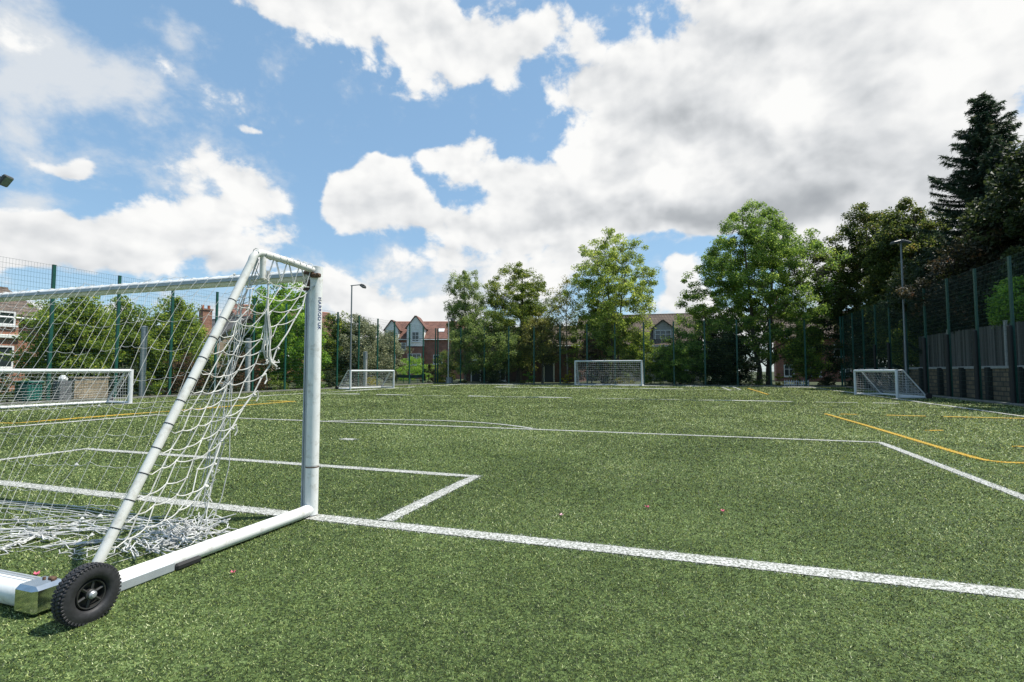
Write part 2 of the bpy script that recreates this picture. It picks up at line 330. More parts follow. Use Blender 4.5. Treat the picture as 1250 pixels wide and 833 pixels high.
def cloud_noise(vec_raw, det=9, vdet=3):
    # fbm + billows on (phi, theta), stretched a little
    st = nd(nt, 'ShaderNodeVectorMath', operation='MULTIPLY'); L.new(vec_raw, st.inputs[0]); st.inputs[1].default_value = (1, 1.35, 1)
    n1 = nd(nt, 'ShaderNodeTexNoise'); n1.inputs['Scale'].default_value = 7.5; n1.inputs['Detail'].default_value = det; n1.inputs['Roughness'].default_value = 0.62; n1.inputs['Distortion'].default_value = 0.15
    L.new(st.outputs[0], n1.inputs['Vector'])
    v1 = nd(nt, 'ShaderNodeTexVoronoi'); v1.feature = 'F1'; v1.inputs['Scale'].default_value = 15; v1.inputs['Detail'].default_value = vdet; v1.inputs['Roughness'].default_value = 0.6; v1.normalize = True
    w2 = nd(nt, 'ShaderNodeTexNoise'); w2.inputs['Scale'].default_value = 26; w2.inputs['Detail'].default_value = 3; L.new(st.outputs[0], w2.inputs['Vector'])
    ws = nd(nt, 'ShaderNodeVectorMath', operation='MULTIPLY_ADD'); L.new(w2.outputs['Color'], ws.inputs[0]); ws.inputs[1].default_value = (.05, .05, 0); L.new(st.outputs[0], ws.inputs[2])
    L.new(ws.outputs[0], v1.inputs['Vector'])
    f1 = math_n(nt, 'MULTIPLY', math_n(nt, 'SUBTRACT', n1.outputs['Fac'], .5), 2.5)
    f2 = math_n(nt, 'MULTIPLY', math_n(nt, 'SUBTRACT', .42, v1.outputs['Distance']), .9)
    return math_n(nt, 'ADD', f1, f2)
NZ0 = cloud_noise(pt.outputs[0])
D0 = math_n(nt, 'ADD', blobs(CUMULUS, wpt.outputs[0]), NZ0)
off = nd(nt, 'ShaderNodeVectorMath', operation='ADD'); L.new(pt.outputs[0], off.inputs[0]); off.inputs[1].default_value = (0.014, 0.022, 0)
SH0 = cloud_noise(pt.outputs[0], 3.5, 1); SH1 = cloud_noise(off.outputs[0], 3.5, 1)
def sstep(v, a, b, c=0.0, d=1.0):
    r_ = nd(nt, 'ShaderNodeMapRange'); r_.interpolation_type = 'SMOOTHSTEP'; L.new(v, r_.inputs[0])
    for i, x in enumerate((a, b, c, d)): r_.inputs[i+1].default_value = x
    return r_.outputs[0]
alpha = sstep(D0, .36, .76)
lit = math_n(nt, 'MULTIPLY', math_n(nt, 'SUBTRACT', SH0, SH1), .42)           # faces turned to the sun
thick = sstep(D0, .9, 2.4, 0.0, .22)
g_ = math_n(nt, 'SUBTRACT', blobs(GREY, wpt.outputs[0]), blobs(BRIGHT, wpt.outputs[0]))
n3 = nd(nt, 'ShaderNodeTexNoise'); n3.inputs['Scale'].default_value = 9; n3.inputs['Detail'].default_value = 4; L.new(pt.outputs[0], n3.inputs['Vector'])
n3s = math_n(nt, 'MULTIPLY', math_n(nt, 'SUBTRACT', n3.outputs['Fac'], .5), .3)
bri = math_n(nt, 'SUBTRACT', math_n(nt, 'ADD', math_n(nt, 'ADD', .885, lit), n3s), math_n(nt, 'ADD', thick, math_n(nt, 'MULTIPLY', g_, .40)))
cr = ramp(nt, [(0.0, (2.6, 2.8, 3.05)), (0.35, (3.9, 4.1, 4.3)), (0.62, (5.6, 5.75, 5.9)), (0.85, (7.0, 7.05, 7.05)), (1.0, (7.7, 7.7, 7.6))])
# colour ramps clamp nothing above 1 in the stop colours, so the radiances can be written directly
L.new(bri, cr.inputs[0])
# thinner, softer cloud: the same billows with a wide threshold
wd = math_n(nt, 'ADD', blobs(WISPS, wpt.outputs[0]), math_n(nt, 'MULTIPLY', NZ0, 1.15))
walpha = sstep(wd, .15, 1.15, 0, .88)
mixw = nd(nt, 'ShaderNodeMix', data_type='RGBA'); L.new(walpha, mixw.inputs[0]); mixw.inputs[7].default_value = (6.0, 6.25, 6.5, 1)
skyg = nd(nt, 'ShaderNodeMix', data_type='RGBA', blend_type='MULTIPLY'); skyg.inputs[0].default_value = 1; L.new(sky.outputs[0], skyg.inputs[6]); skyg.inputs[7].default_value = (1.62, 1.66, 1.52, 1)
flat = nd(nt, 'ShaderNodeMix', data_type='RGBA'); flat.inputs[0].default_value = .62; L.new(skyg.outputs[2], flat.inputs[6]); flat.inputs[7].default_value = (1.95, 3.45, 5.4, 1)
L.new(flat.outputs[2], mixw.inputs[6])
mixc = nd(nt, 'ShaderNodeMix', data_type='RGBA'); L.new(alpha, mixc.inputs[0]); L.new(mixw.outputs[2], mixc.inputs[6]); L.new(cr.outputs[0], mixc.inputs[7])
L.new(mixc.outputs[2], bg.inputs[0])
world.cycles.sampling_method = 'MANUAL'; world.cycles.sample_map_resolution = 512
#@@BODY
# ------------------------------------------------------------------ ground, pitch, painted lines
def ground_mat():
    m, nt, N, L = new_mat('rough_grass'); out = nd(nt, 'ShaderNodeOutputMaterial'); p = nd(nt, 'ShaderNodeBsdfPrincipled'); L.new(p.outputs[0], out.inputs[0])
    tc = nd(nt, 'ShaderNodeTexCoord'); n1 = nd(nt, 'ShaderNodeTexNoise'); n1.inputs['Scale'].default_value = .6; n1.inputs['Detail'].default_value = 10; n1.inputs['Roughness'].default_value = .7
    L.new(tc.outputs['Object'], n1.inputs['Vector'])
    r = ramp(nt, [(.3, (.05, .045, .025)), (.5, (.045, .06, .02)), (.7, (.08, .10, .035))]); L.new(n1.outputs['Fac'], r.inputs[0]); L.new(r.outputs[0], p.inputs['Base Color']); p.inputs['Roughness'].default_value = 1
    return m
def turf_mat():
    m, nt, N, L = new_mat('synthetic_turf'); out = nd(nt, 'ShaderNodeOutputMaterial'); p = nd(nt, 'ShaderNodeBsdfPrincipled'); L.new(p.outputs[0], out.inputs[0])
    tc = nd(nt, 'ShaderNodeTexCoord')
    v = nd(nt, 'ShaderNodeTexVoronoi'); v.inputs['Scale'].default_value = 95; L.new(tc.outputs['Object'], v.inputs['Vector'])
    sp = nd(nt, 'ShaderNodeSeparateColor'); L.new(v.outputs['Color'], sp.inputs[0])
    n2 = nd(nt, 'ShaderNodeTexNoise'); n2.inputs['Scale'].default_value = 9; n2.inputs['Detail'].default_value = 8; n2.inputs['Roughness'].default_value = .75; L.new(tc.outputs['Object'], n2.inputs['Vector'])
    n3 = nd(nt, 'ShaderNodeTexNoise'); n3.inputs['Scale'].default_value = .35; n3.inputs['Detail'].default_value = 4; L.new(tc.outputs['Object'], n3.inputs['Vector'])
    f = math_n(nt, 'ADD', math_n(nt, 'MULTIPLY', sp.outputs[0], .38), math_n(nt, 'ADD', math_n(nt, 'MULTIPLY', n2.outputs['Fac'], .75), math_n(nt, 'MULTIPLY', n3.outputs['Fac'], .35)))
    r = ramp(nt, [(.35, (.005, .009, .004)), (.6, (.030, .050, .015)), (.8, (.080, .122, .036)), (1.0, (.18, .25, .09))])
    L.new(math_n(nt, 'SUBTRACT', f, .05), r.inputs[0]); L.new(r.outputs[0], p.inputs['Base Color']); p.inputs['Roughness'].default_value = .8; p.inputs['Specular IOR Level'].default_value = .2
    b = nd(nt, 'ShaderNodeBump'); b.inputs['Strength'].default_value = .7; b.inputs['Distance'].default_value = .012; L.new(f, b.inputs['Height']); L.new(b.outputs[0], p.inputs['Normal'])
    return m
def line_mat(name, c, dark):
    m, nt, N, L = new_mat(name); out = nd(nt, 'ShaderNodeOutputMaterial'); p = nd(nt, 'ShaderNodeBsdfPrincipled'); L.new(p.outputs[0], out.inputs[0])
    tc = nd(nt, 'ShaderNodeTexCoord'); v = nd(nt, 'ShaderNodeTexNoise'); v.inputs['Scale'].default_value = 62; v.inputs['Detail'].default_value = 5; v.inputs['Roughness'].default_value = .8
    L.new(tc.outputs['Object'], v.inputs['Vector'])
    r = ramp(nt, [(.44, dark), (.56, c)]); L.new(v.outputs['Fac'], r.inputs[0]); L.new(r.outputs[0], p.inputs['Base Color']); p.inputs['Roughness'].default_value = .85
    return m
M['line_white'] = line_mat('line_white', (.58, .58, .55), (.10, .11, .08))
M['line_yellow'] = line_mat('line_yellow', (.62, .38, .02), (.16, .13, .02))
M['line_blue'] = line_mat('line_blue', (.08, .12, .16), (.03, .05, .03))

g = MB(); g.quads([[(-500, -300, 0), (500, -300, 0), (500, 900, 0), (-500, 900, 0)]]); tag(g.build('ground', ground_mat()), kind='structure')
PX0, PX1, PY0, PY1 = -23.75, 10.9, -9.0, 46.75
g = MB(); g.quads([[(PX0, PY0, .004), (PX1, PY0, .004), (PX1, PY1, .004), (PX0, PY1, .004)]]); tag(g.build('pitch', turf_mat()), kind='structure')
# concrete edging along the fences
e = MB()
for (x0, y0, x1, y1) in ((PX0-.22, PY0, PX0, PY1+.2), (PX1, PY0, PX1+.22, PY1+.2), (PX0, PY1, PX1, PY1+.2)):
    e.box(((x0+x1)/2, (y0+y1)/2, .03), (abs(x1-x0), abs(y1-y0), .10), bev=.012)
tag(e.build('pitch_edging', M['kerb']), kind='structure')

GX, W = -5.62, .17                      # pitch axis, line width
def arc(cx, cy, r, a0, a1, n=24):
    return [(cx+r*cos(radians(a)), cy+r*sin(radians(a))) for a in np.linspace(a0, a1, n)]
def P(*pix): return [tuple(at(x, y)[:2]) for x, y in pix]
LINES = []   # (name, colour, width, [polylines])
LINES.append(('goal_line', 'white', .19, [[(-20.1, 3.76), (8.6, 3.76)]]))
LINES.append(('goal_area_line', 'white', .17, [[(-2.44, 3.86), (-2.44, 5.79), (-9.16, 5.79), (-9.16, 3.86)]]))
LINES.append(('penalty_area_line', 'white', .15, [[(3.07, 3.86), (3.07, 10.78), (-14.25, 10.78), (-14.25, 3.86)]]))
LINES.append(('penalty_arc', 'white', .13, [arc(-5.9, 7.9, 4.0, 48.5, 131.5)]))
LINES.append(('penalty_mark', 'white', .2, [[(-6.05, 8.15), (-5.8, 8.15)]]))
LINES.append(('touchline', 'white', .16, [[(8.5, 3.86), (8.5, 44.2)]]))
LINES.append(('touchline', 'white', .16, [[(-20.0, 3.86), (-20.0, 44.2)]]))
LINES.append(('far_goal_line', 'white', .17, [[(-20.0, 44.3), (8.5, 44.3)]]))
LINES.append(('far_penalty_area_line', 'white', .15, [[(3.0, 44.2), (3.0, 37.4), (-14.2, 37.4), (-14.2, 44.2)]]))
hw = []; hb = []; x = -19.9
while x < 8.4:
    l = rng.uniform(.5, 2.4) if x > -12 else rng.uniform(1.5, 4.5)
    hw.append([(x, 23.6), (min(x+l, 8.4), 23.6)]); x += l
    l = rng.uniform(.3, 1.1)
    if rng.random() < .55 and x < 2: hb.append([(x+.02, 23.6), (x+l-.02, 23.6)])
    x += l
LINES.append(('halfway_line', 'white', .15, hw)); LINES.append(('halfway_line_blue', 'blue', .14, hb))
LINES.append(('yellow_area_line', 'yellow', .125, [P((1008, 506), (1060, 521), (1110, 536), (1160, 551), (1188, 559), (1205, 563), (1225, 565.3), (1262, 566.5))]))
LINES.append(('yellow_area_line', 'yellow', .12, [[(-15.2, 17.3), (-15.15, 8.0)], [(-15.15, 8.0), (-17.5, 7.6)]]))
LINES.append(('yellow_cross_line', 'yellow', .12, [[(3.9+a, 17.3-.02*a), (3.9+b, 17.3-.02*b)] for a, b in ((.1, .5), (1.2, 2.1), (2.5, 4.4))] + [[(-15.3-a, 17.2), (-15.3-b, 17.2)] for a, b in ((0, 1.2), (1.7, 3.4))]))
LINES.append(('yellow_dash', 'yellow', .14, [P((1133, 526.5), (1149, 526.3)), P((1240, 546), (1250, 546))]))
LINES.append(('far_yellow_line', 'yellow', .16, [[(3.75, 40.5), (3.75, 30.2)]]))
LINES.append(('far_corner_line', 'white', .16, [P((882, 473.6), (892, 477.3))]))

def seg_mask(pts, segs, w):
    m = np.zeros(len(pts), bool)
    for (a, b) in segs:
        a = np.array(a); b = np.array(b); d = b-a; l2 = d@d
        t = np.clip(((pts-a)@d)/max(l2, 1e-9), 0, 1); q = a + t[:, None]*d
        m |= (np.abs(pts-q).max(1) < w*2) & (np.hypot(*(pts-q).T) < w/2)
    return m
# blades: about the same number in every part of the view, each a real blade or tuft, longer and wider tufts far away
NB = 1500000
az = np.where(rng.random(NB) < .70, rng.uniform(radians(-56), radians(56), NB), rng.uniform(radians(-120), radians(120), NB)) - YAW
rr = np.exp(rng.uniform(math.log(1.6), math.log(50), NB))
bx = rr*np.sin(az); by = rr*np.cos(az)
k = (bx > PX0+.02) & (bx < PX1-.02) & (by < PY1-.02); bx, by, rr = bx[k], by[k], rr[k]
pts = np.stack([bx, by], 1); jit = pts + rng.normal(0, .015, pts.shape)
def cell_noise(p, s, seed):                 # smooth value noise
    q = p/s; i = np.floor(q).astype(np.int64); f = q-i; f = f*f*(3-2*f)
    h = lambda a, b: (np.sin(a*127.1+b*311.7+seed*74.7)*43758.5453) % 1.0
    return (h(i[:, 0], i[:, 1])*(1-f[:, 0])+h(i[:, 0]+1, i[:, 1])*f[:, 0])*(1-f[:, 1]) + (h(i[:, 0], i[:, 1]+1)*(1-f[:, 0])+h(i[:, 0]+1, i[:, 1]+1)*f[:, 0])*f[:, 1]
patch = .45*cell_noise(pts, .9, 1) + .3*cell_noise(pts, .25, 2) + .25*cell_noise(pts, 3.1, 3)
def blades(sel, mb, bright=0.0, dens_noise=True):
    x, y, r = bx[sel], by[sel], rr[sel]; n = len(x)
    w = .0014*(r/2)**.92*rng.uniform(.7, 1.4, n); h = (.0072*(r/2)**.55)*rng.uniform(.4, 1.3, n)
    a = rng.uniform(0, 2*pi, n); lean = rng.normal(0, 1, (n, 2))*h[:, None]*(.75+np.clip((r-4)/16, 0, 1)*.3)[:, None] + np.array([.15, -.1])*h[:, None]
    ux, uy = np.cos(a)*w, np.sin(a)*w
    t = np.empty((n, 3, 3)); z0 = .003
    t[:, 0] = np.stack([x-ux, y-uy, np.full(n, z0)], 1); t[:, 1] = np.stack([x+ux, y+uy, np.full(n, z0)], 1)
    t[:, 2] = np.stack([x+lean[:, 0], y+lean[:, 1], z0+h], 1)
    c = np.clip(rng.beta(1.0, 1.15, n) + (patch[sel]-.5)*.50 + bright, 0, 1)
    mb.tris(t, c)
used = np.zeros(len(pts), bool)
for (name, colr, w, polys) in LINES:
    segs = [(p[i], p[i+1]) for p in polys for i in range(len(p)-1)]
    m = seg_mask(jit, segs, w) & ~used; used |= m
    mb = MB(); s_ = MB()
    for p in polys:                                   # a thin worn strip, its pile a little proud of the turf and uneven
        p = np.array(p, float); q = [p[0]]
        for i in range(len(p)-1):
            k_ = max(1, int(np.linalg.norm(p[i+1]-p[i])/.35)); q += [p[i]+(p[i+1]-p[i])*j/k_ for j in range(1, k_+1)]
        q = np.array(q); t = np.gradient(q, axis=0); t /= np.linalg.norm(t, axis=1)[:, None]+1e-9; nn = np.stack([-t[:, 1], t[:, 0]], 1)
        # widen mitres
        dist = np.hypot(q[:, 0], q[:, 1]); hump = .004 + np.clip((dist-9)/30, 0, 1)*np.clip(cell_noise(q*1.0, 1.3, 9)-.32, 0, 1)*.075
        z0 = .0085 + .016*np.clip((dist-8)/14, 0, 1)
        Lp = np.column_stack([q+nn*w*.41, z0]); Rp = np.column_stack([q-nn*w*.41, z0]); Cp = np.column_stack([q, z0+hump])
        s_.quads(np.stack([Rp[:-1], Rp[1:], Cp[1:], Cp[:-1]], 1)); s_.quads(np.stack([Cp[:-1], Cp[1:], Lp[1:], Lp[:-1]], 1))
    o = s_.build(name, M['line_'+colr]); tag(o, kind='structure')
    if m.sum() > 0:
        blades(m, mb, .1); o2 = mb.build('pile', M[colr+'_fibre'], o, rnd=True)
mb = MB(); blades(~used, mb); tag(mb.build('turf_grass', M['tufts'], rnd=True), 'short green synthetic grass blades covering the football pitch', 'grass', kind='stuff')

# ------------------------------------------------------------------ the near goal
GR = empty('football_goal', (-5.85, 3.78, 0), 'large white portable goal with torn net and a black wheel, close to the camera', 'goal')
xr, xl, gy, gh = -3.12, -8.58, 3.78, 2.13
def post(x, s):
    b = MB(); zz = np.linspace(0.02, gh+.035, 14)
    b.tube([(x, gy, z) for z in zz], .055, n=20, flat=1.0)
    o = b.build('post', M['white_paint'], GR, smooth=True)
    c = MB(); c.box((x-s*.050, gy-.012, 1.05), (.040, .045, 1.98), bev=.008); c.box((x-s*.073, gy-.03, 1.05), (.012, .02, 1.98)); c.build('net_channel', M['alu'], o)
    j = MB(); j.tube([(x, gy, .42), (x, gy, .430)], .0558, n=20); j.tube([(x, gy, .436), (x, gy, .438)], .0558, n=20); j.build('joint_seam', M['rust'], o)
    return o
pr = post(xr, 1); pl = post(xl, -1)
# vertical lettering on the outer side of the right-hand post
def lettering(word, z0):
    tcu = bpy.data.curves.new('lettering', 'FONT'); tcu.body = word; tcu.size = .046; tcu.extrude = .0012; tcu.space_character = 1.12
    tmp = bpy.data.objects.new('lettering', tcu); COL.objects.link(tmp); bpy.context.view_layer.update()
    tme = bpy.data.meshes.new_from_object(tmp); bpy.data.objects.remove(tmp)
    co = np.empty(len(tme.vertices)*3); tme.vertices.foreach_get('co', co); co = co.reshape(-1, 3)
    ang = radians(-10) + (co[:, 1]-.016)/.0565; rad = .0560 + co[:, 2]   # wrapped on the curved face, reading downwards
    nv = np.stack([xr + rad*np.cos(ang), gy + rad*np.sin(ang), z0 - co[:, 0]], 1) - np.array(GR.location)
    tme.vertices.foreach_set('co', nv.astype(np.float32).ravel()); tme.update(); tme.materials.clear(); tme.materials.append(M['blue_ink'])
    o = bpy.data.objects.new('lettering', tme); COL.objects.link(o); o.parent = pr
lettering('HARROD', 1.895); lettering('UK', 1.675)
b = MB(); b.tube([(x, gy, gh-.035) for x in np.linspace(xl, xr-.05, 14)], .052, n=20); cb = b.build('crossbar', M['white_paint'], GR, smooth=True)
b = MB(); b.box(((xl+xr)/2, gy-.063, gh-.035), (xr-xl-.16, .016, .035), bev=.003); b.build('net_channel', M['alu'], cb)
# welded corner, bolts
b = MB(); b.box((xr-.045, gy-.03, gh-.13), (.05, .05, .10), bev=.01); b.box((xr+.035, gy-.052, gh-.05), (.09, .05, .035), bev=.008); b.box((xr-.03, gy-.062, gh-.02), (.1, .03, .03), bev=.008)
for dx, dz in ((-.055, -.115), (-.055, -.17), (.055, -.06), (.078, -.05), (-.03, -.03)):
    b.lathe([(0, 0), (.014, 0), (.016, .008), (.009, .02), (0, .021)], axis='y', n=8, c=(xr+dx, gy-.085, gh+dz))
b.build('corner_bolts', M['rust'], GR)
def hoop(x):
    pts = [(x, gy-.04, gh+.0), (x, gy-.35, gh+.02), (x, 3.16, gh+.025)]
    for a in np.linspace(10, 80, 7):                     # bend
        pts.append((x, 3.16 - .10*sin(radians(a)), gh-.075 + .10*cos(radians(a))))
    pts += [(x, 2.92, 1.80), (x, 2.55, 1.11), (x, 2.06, .20), (x, 1.99, .06)]
    b = MB(); b.tube(pts, .028, n=14); o = b.build('net_support', M['cream_paint'], GR, smooth=True)
    s_ = MB(); s_.tube([(x, 3.17, gh-.0), (x, 3.17, gh-.17)], .022, n=10); s_.build('support_strut', M['cream_paint'], o, smooth=True)
    for t in np.linspace(.06, .86, 11):
        z = 1.86 - t*1.75; y = 2.92 - (1.80-z)*.537
        q = MB(); d = np.array([0, .473, .881]); c = np.array([x, y, z])
        q.tube([c-d*.003, c+d*.003], .0297, n=12); q.tube([c+np.array([0, .029, 0]), c+np.array([.01, .055, .012])], .0028, n=4)
        q.build('cable_tie', M['tie'], o)
    return o
hoop(xr); hoop(xl)
b = MB(); b.tube([(xr, gy+.0, .064)] + [(xr, y, .058) for y in np.linspace(3.6, 2.02, 8)], .048, n=18); b.build('side_bar', M['white_paint'], GR, smooth=True)
b = MB(); b.tube([(xl, y, .068) for y in np.linspace(3.78, 1.85, 8)], .058, n=18); b.build('side_bar', M['white_paint'], GR, smooth=True)
b = MB(); b.tube([(x, 1.86, .075) for x in np.linspace(xl, xr-.18, 14)], .066, n=20); bb = b.build('back_bar', M['white_paint'], GR, smooth=True)
b = MB()
for dy in (-.018, .012, .04): b.box(((xl+xr-.2)/2, 1.875+dy, .1375-abs(dy)*.12), (xr-xl-.25, .008, .012))
b.build('bar_ridges', M['alu'], bb)
# chamfered ballast foot under the side bar and its rubber pad
b = MB(); b.box((xr+.012, 2.27, .038), (.10, .42, .07), bev=.012); b.build('ballast_foot', M['alu'], GR)
b = MB(); b.box((xr+.02, 2.57, .024), (.10, .18, .045), bev=.012); b.build('rubber_pad', M['pad_black'], GR)
b = MB(); b.box((xr-.115, 1.855, .082), (.165, .15, .145), bev=.02); cbx = b.build('corner_bracket', M['steel'], GR)
b = MB(); b.box((xr-.10, 1.90, .158), (.04, .025, .012), bev=.004)
for dx in (-.04, .03): b.lathe([(0, 0), (.008, 0), (.008, .008), (0, .009)], n=8, c=(xr-.10+dx, 1.885, .154))
b.build('bracket_bolt', M['rust'], cbx)
# wheel: axle along X on the outer side of the frame
R_ = .141; wt = .040; wc = at(107, 725, R_-.004)
wh = empty('wheel', tuple(wc - np.array(GR.location)), None, None); wh.parent = GR
del_keys = [k_ for k_ in ('label', 'category') if k_ in wh.keys()]
prof = [(R_*.55, -wt*.8), (R_*.62, -wt*1.02), (R_*.80, -wt*1.08), (R_*.93, -wt*.92), (R_*.985, -wt*.55), (R_, -wt*.2), (R_, wt*.2), (R_*.985, wt*.55), (R_*.93, wt*.92), (R_*.80, wt*1.08), (R_*.62, wt*1.02), (R_*.55, wt*.8), (R_*.5, wt*.3), (R_*.5, -wt*.3)]
ty = MB(); ty.lathe(prof, axis='x', n=56, c=wc, close=True)
for i in range(46):                                    # tread lugs, two staggered rows and side blocks
    a = 2*pi*i/46
    for s in (-1, 1):
        aa = a + (pi/46 if s > 0 else 0)
        rot = lambda r_, th: np.array([0, r_*cos(th), r_*sin(th)])
        Rm = np.array([[1, 0, 0], [0, cos(aa), -sin(aa)], [0, sin(aa), cos(aa)]])
        tw = np.array([[cos(.5*s), -sin(.5*s), 0], [sin(.5*s), cos(.5*s), 0], [0, 0, 1]])   # slanted lug in its own tangent plane
        Rl = Rm @ np.array([[1, 0, 0], [0, 0, 1], [0, -1, 0]])
        ty.box(wc + np.array([s*wt*.38, 0, 0]) + rot(R_*.999, aa), (.026, .0135, .009), rot=Rl @ tw, bev=.002)
        ty.box(wc + np.array([s*wt*.86, 0, 0]) + rot(R_*.930, aa), (.008, .012, .020), rot=Rl, bev=.002)
ty.build('tyre', M['rubber'], wh, smooth=True)
rm = MB(); rm.lathe([(R_*.5, -wt*.6), (R_*.5, wt*.55), (R_*.47, wt*.75), (R_*.44, wt*.72), (R_*.43, wt*.5), (R_*.42, -wt*.2), (R_*.40, -wt*.6)], axis='x', n=40, c=wc)
rm.lathe([(0, -wt*.25), (R_*.43, -wt*.25)], axis='x', n=40, c=wc)
for i in range(6):
    a = 2*pi*i/6 + .3; d = np.array([0, cos(a), sin(a)])
    rm.tube([wc+d*.02+np.array([wt*.45, 0, 0]), wc+d*R_*.45+np.array([wt*.45, 0, 0])], .0075, n=6)
rm.lathe([(0, wt*.9), (.016, wt*.9), (.026, wt*.7), (.028, -wt*.2)], axis='x', n=20, c=wc)
rm.build('rim', M['rim'], wh, smooth=True)
b = MB(); b.lathe([(0, wt*1.25), (.011, wt*1.22), (.019, wt*1.0), (.019, wt*.85)], axis='x', n=14, c=wc); b.tube([wc-np.array([.17, 0, 0]), wc], .011, n=10); b.build('axle_bolt', M['galv'], wh, smooth=True)

# net: tubes along the cords of a square mesh
def smooth_noise1(n, amp, f):
    t = np.linspace(0, 1, n); return amp*(np.sin(t*f*6.28+rng.uniform(0, 6.28))+.5*np.sin(t*f*14+rng.uniform(0, 6.28)))
def cords(mb, G, r, skip_u=.0, skip_v=.0, sag=0.0, sub=3, n=5, rng_=None):
    """G[i][j] knots of a net; draws its cords (runs along j, and cross cords along i with a little sag)"""
    nu, nv = G.shape[:2]
    for i in range(nu):
        run = []
        for j in range(nv):
            run.append(G[i, j])
            if j < nv-1 and rng.random() < skip_v:
                if len(run) > 1: mb.tube(run, r, n=n, cap=False)
                run = []
        if len(run) > 1: mb.tube(run, r, n=n, cap=False)
    for j in range(nv):
        for i in range(nu-1):
            if rng.random() < skip_u: continue
            a, b_ = G[i, j], G[i+1, j]; ln = np.linalg.norm(b_-a)
            tt = np.linspace(0, 1, sub+2)[:, None]; s_ = np.sin(tt*pi)*sag*ln
            pts_ = a+(b_-a)*tt; pts_[:, 2] -= s_[:, 0]
            mb.tube(pts_, r*.92, n=n, cap=False)
def knots(mb, pts, r):
    o6 = np.array([(1, 0, 0), (-1, 0, 0), (0, 1, 0), (0, -1, 0), (0, 0, 1), (0, 0, -1)], float)
    f = np.array([(0, 2, 4), (2, 1, 4), (1, 3, 4), (3, 0, 4), (2, 0, 5), (1, 2, 5), (3, 1, 5), (0, 3, 5)])
    for p in pts: mb.add(p + o6*r*rng.uniform(.7, 1.3, (6, 1)), f)
# side net: from the sloping support to a loose front edge
p_top = np.array([xr-.01, 3.04, 2.02]); p_bot = on_x(128, 668, xr-.01)
e_top = np.array([xr+.02, 3.74, 2.03]); e_bot = on_x(237, 610, xr-.06)
NU, NV = 6, 15
G = np.zeros((NU, NV, 3))
for i in range(NU):
    u = (i/(NU-1))**.9
    for j in range(NV):
        v = j/(NV-1)
        a = p_top + (p_bot-p_top)*v; e_ = e_top + (e_bot-e_top)*v
        q = a + (e_-a)*u
        q = q + np.array([-.08*sin(pi*u)*sin(pi*v), 0, -.05*sin(pi*u)*(1-v) - .03*sin(pi*u)])
        G[i, j] = q + rng.normal(0, .013, 3) * (1 if 0 < i else .3)
sn = MB(); cords(sn, G[1:], .0041, skip_u=.09, skip_v=.0, sag=.10)
for j in range(1, NV):
    if rng.random() < .9:
        a, b_ = G[0, j], G[1, j]; sn.tube([a, (a+b_)/2-np.array([0, 0, .025]), b_], .0032, n=5, cap=False)
sn.tube([G[-1, j]+rng.normal(0, .004, 3) for j in range(NV)], .0055, n=6)
knots(sn, G[1:].reshape(-1, 3), .0095); knots(sn, [G[-1, j]+np.array([0, .012, -.01]) for j in (5, 6, 8, 10, 12, 13)], .016)
for q in (7, 8, 10): sn.tube([G[-1, q], G[-1, q]+np.array([0, .04, .02]), G[-1, q]+np.array([0, .05, -.03]), G[-1, q]+np.array([0, .03, -.06])], .005, n=5)
# zigzag lacing under the top rail
zz = [(xr, gy-.06-k_*.072, gh+.03-(.19 if k_ % 2 else 0)) for k_ in range(9)]
sn.tube(zz, .0036, n=5); sn.tube([(x_-.02, y_+.03, z_+.01) for x_, y_, z_ in zz[::-1]], .0034, n=5)
for k_ in range(9):
    y = gy-.08-k_*.075; sn.tube([(xr+.030*cos(a), y, gh+.022+.030*sin(a)) for a in np.linspace(0, 6.3, 9)], .0036, n=4)
sn.build('side_net', M['net_white'], GR, smooth=True)
# twisted hank hanging from the bend, and the bunched edge of the back net
hk = MB(); hx = xr-.02
core = [on_x(327, 331, hx), on_x(327.5, 352, hx), on_x(326, 380, hx), on_x(327, 405, hx), on_x(325, 425, hx), on_x(327, 436, hx), on_x(331, 442, hx), on_x(336, 446, hx)]
for k_ in range(7):
    ph = k_*.9; rad_ = [.004, .008, .013, .017, .02, .022, .025, .018]
    hk.tube([c_ + np.array([0, rd*cos(ph+m_*1.3), rd*sin(ph+m_*1.3)*.6]) + np.array([rd*sin(ph), 0, 0]) for m_, (c_, rd) in enumerate(zip(core, rad_))], .006, n=5)
for k_ in range(10):
    c_ = core[-1-(k_ % 3)]; d = rng.normal(0, .025, (4, 3)); hk.tube(c_ + np.cumsum(d, 0)*.6, .005, n=5)
hk.build('net_rope', M['net_white'], GR, smooth=True)
bn = MB()
edge = [on_x(313, 318, xr-.05), on_x(300, 352, xr-.10), on_x(292, 378, xr-.12), on_x(286, 410, xr-.14), on_x(278, 455, xr-.15), on_x(272, 500, xr-.16), on_x(262, 555, xr-.18), on_x(252, 600, xr-.2), on_x(238, 640, xr-.2)]
edge = [np.array(e_) for e_ in edge]
for k_ in range(7):
    o_ = rng.normal(0, .018, 3); mb_pts = []
    for m_, e_ in enumerate(edge): mb_pts.append(e_ + o_*(1+.25*m_) + rng.normal(0, .016, 3)*(.5+.2*m_))
    bn.tube(mb_pts, .0034, n=5)
for m_ in range(len(edge)-1):
    for k_ in range(5):
        t = rng.random(); c_ = edge[m_]*(1-t)+edge[m_+1]*t
        bn.tube([c_+rng.normal(0, .035, 3), c_+rng.normal(0, .03, 3)-np.array([0, 0, .02]), c_+rng.normal(0, .04, 3)], .003, n=5)
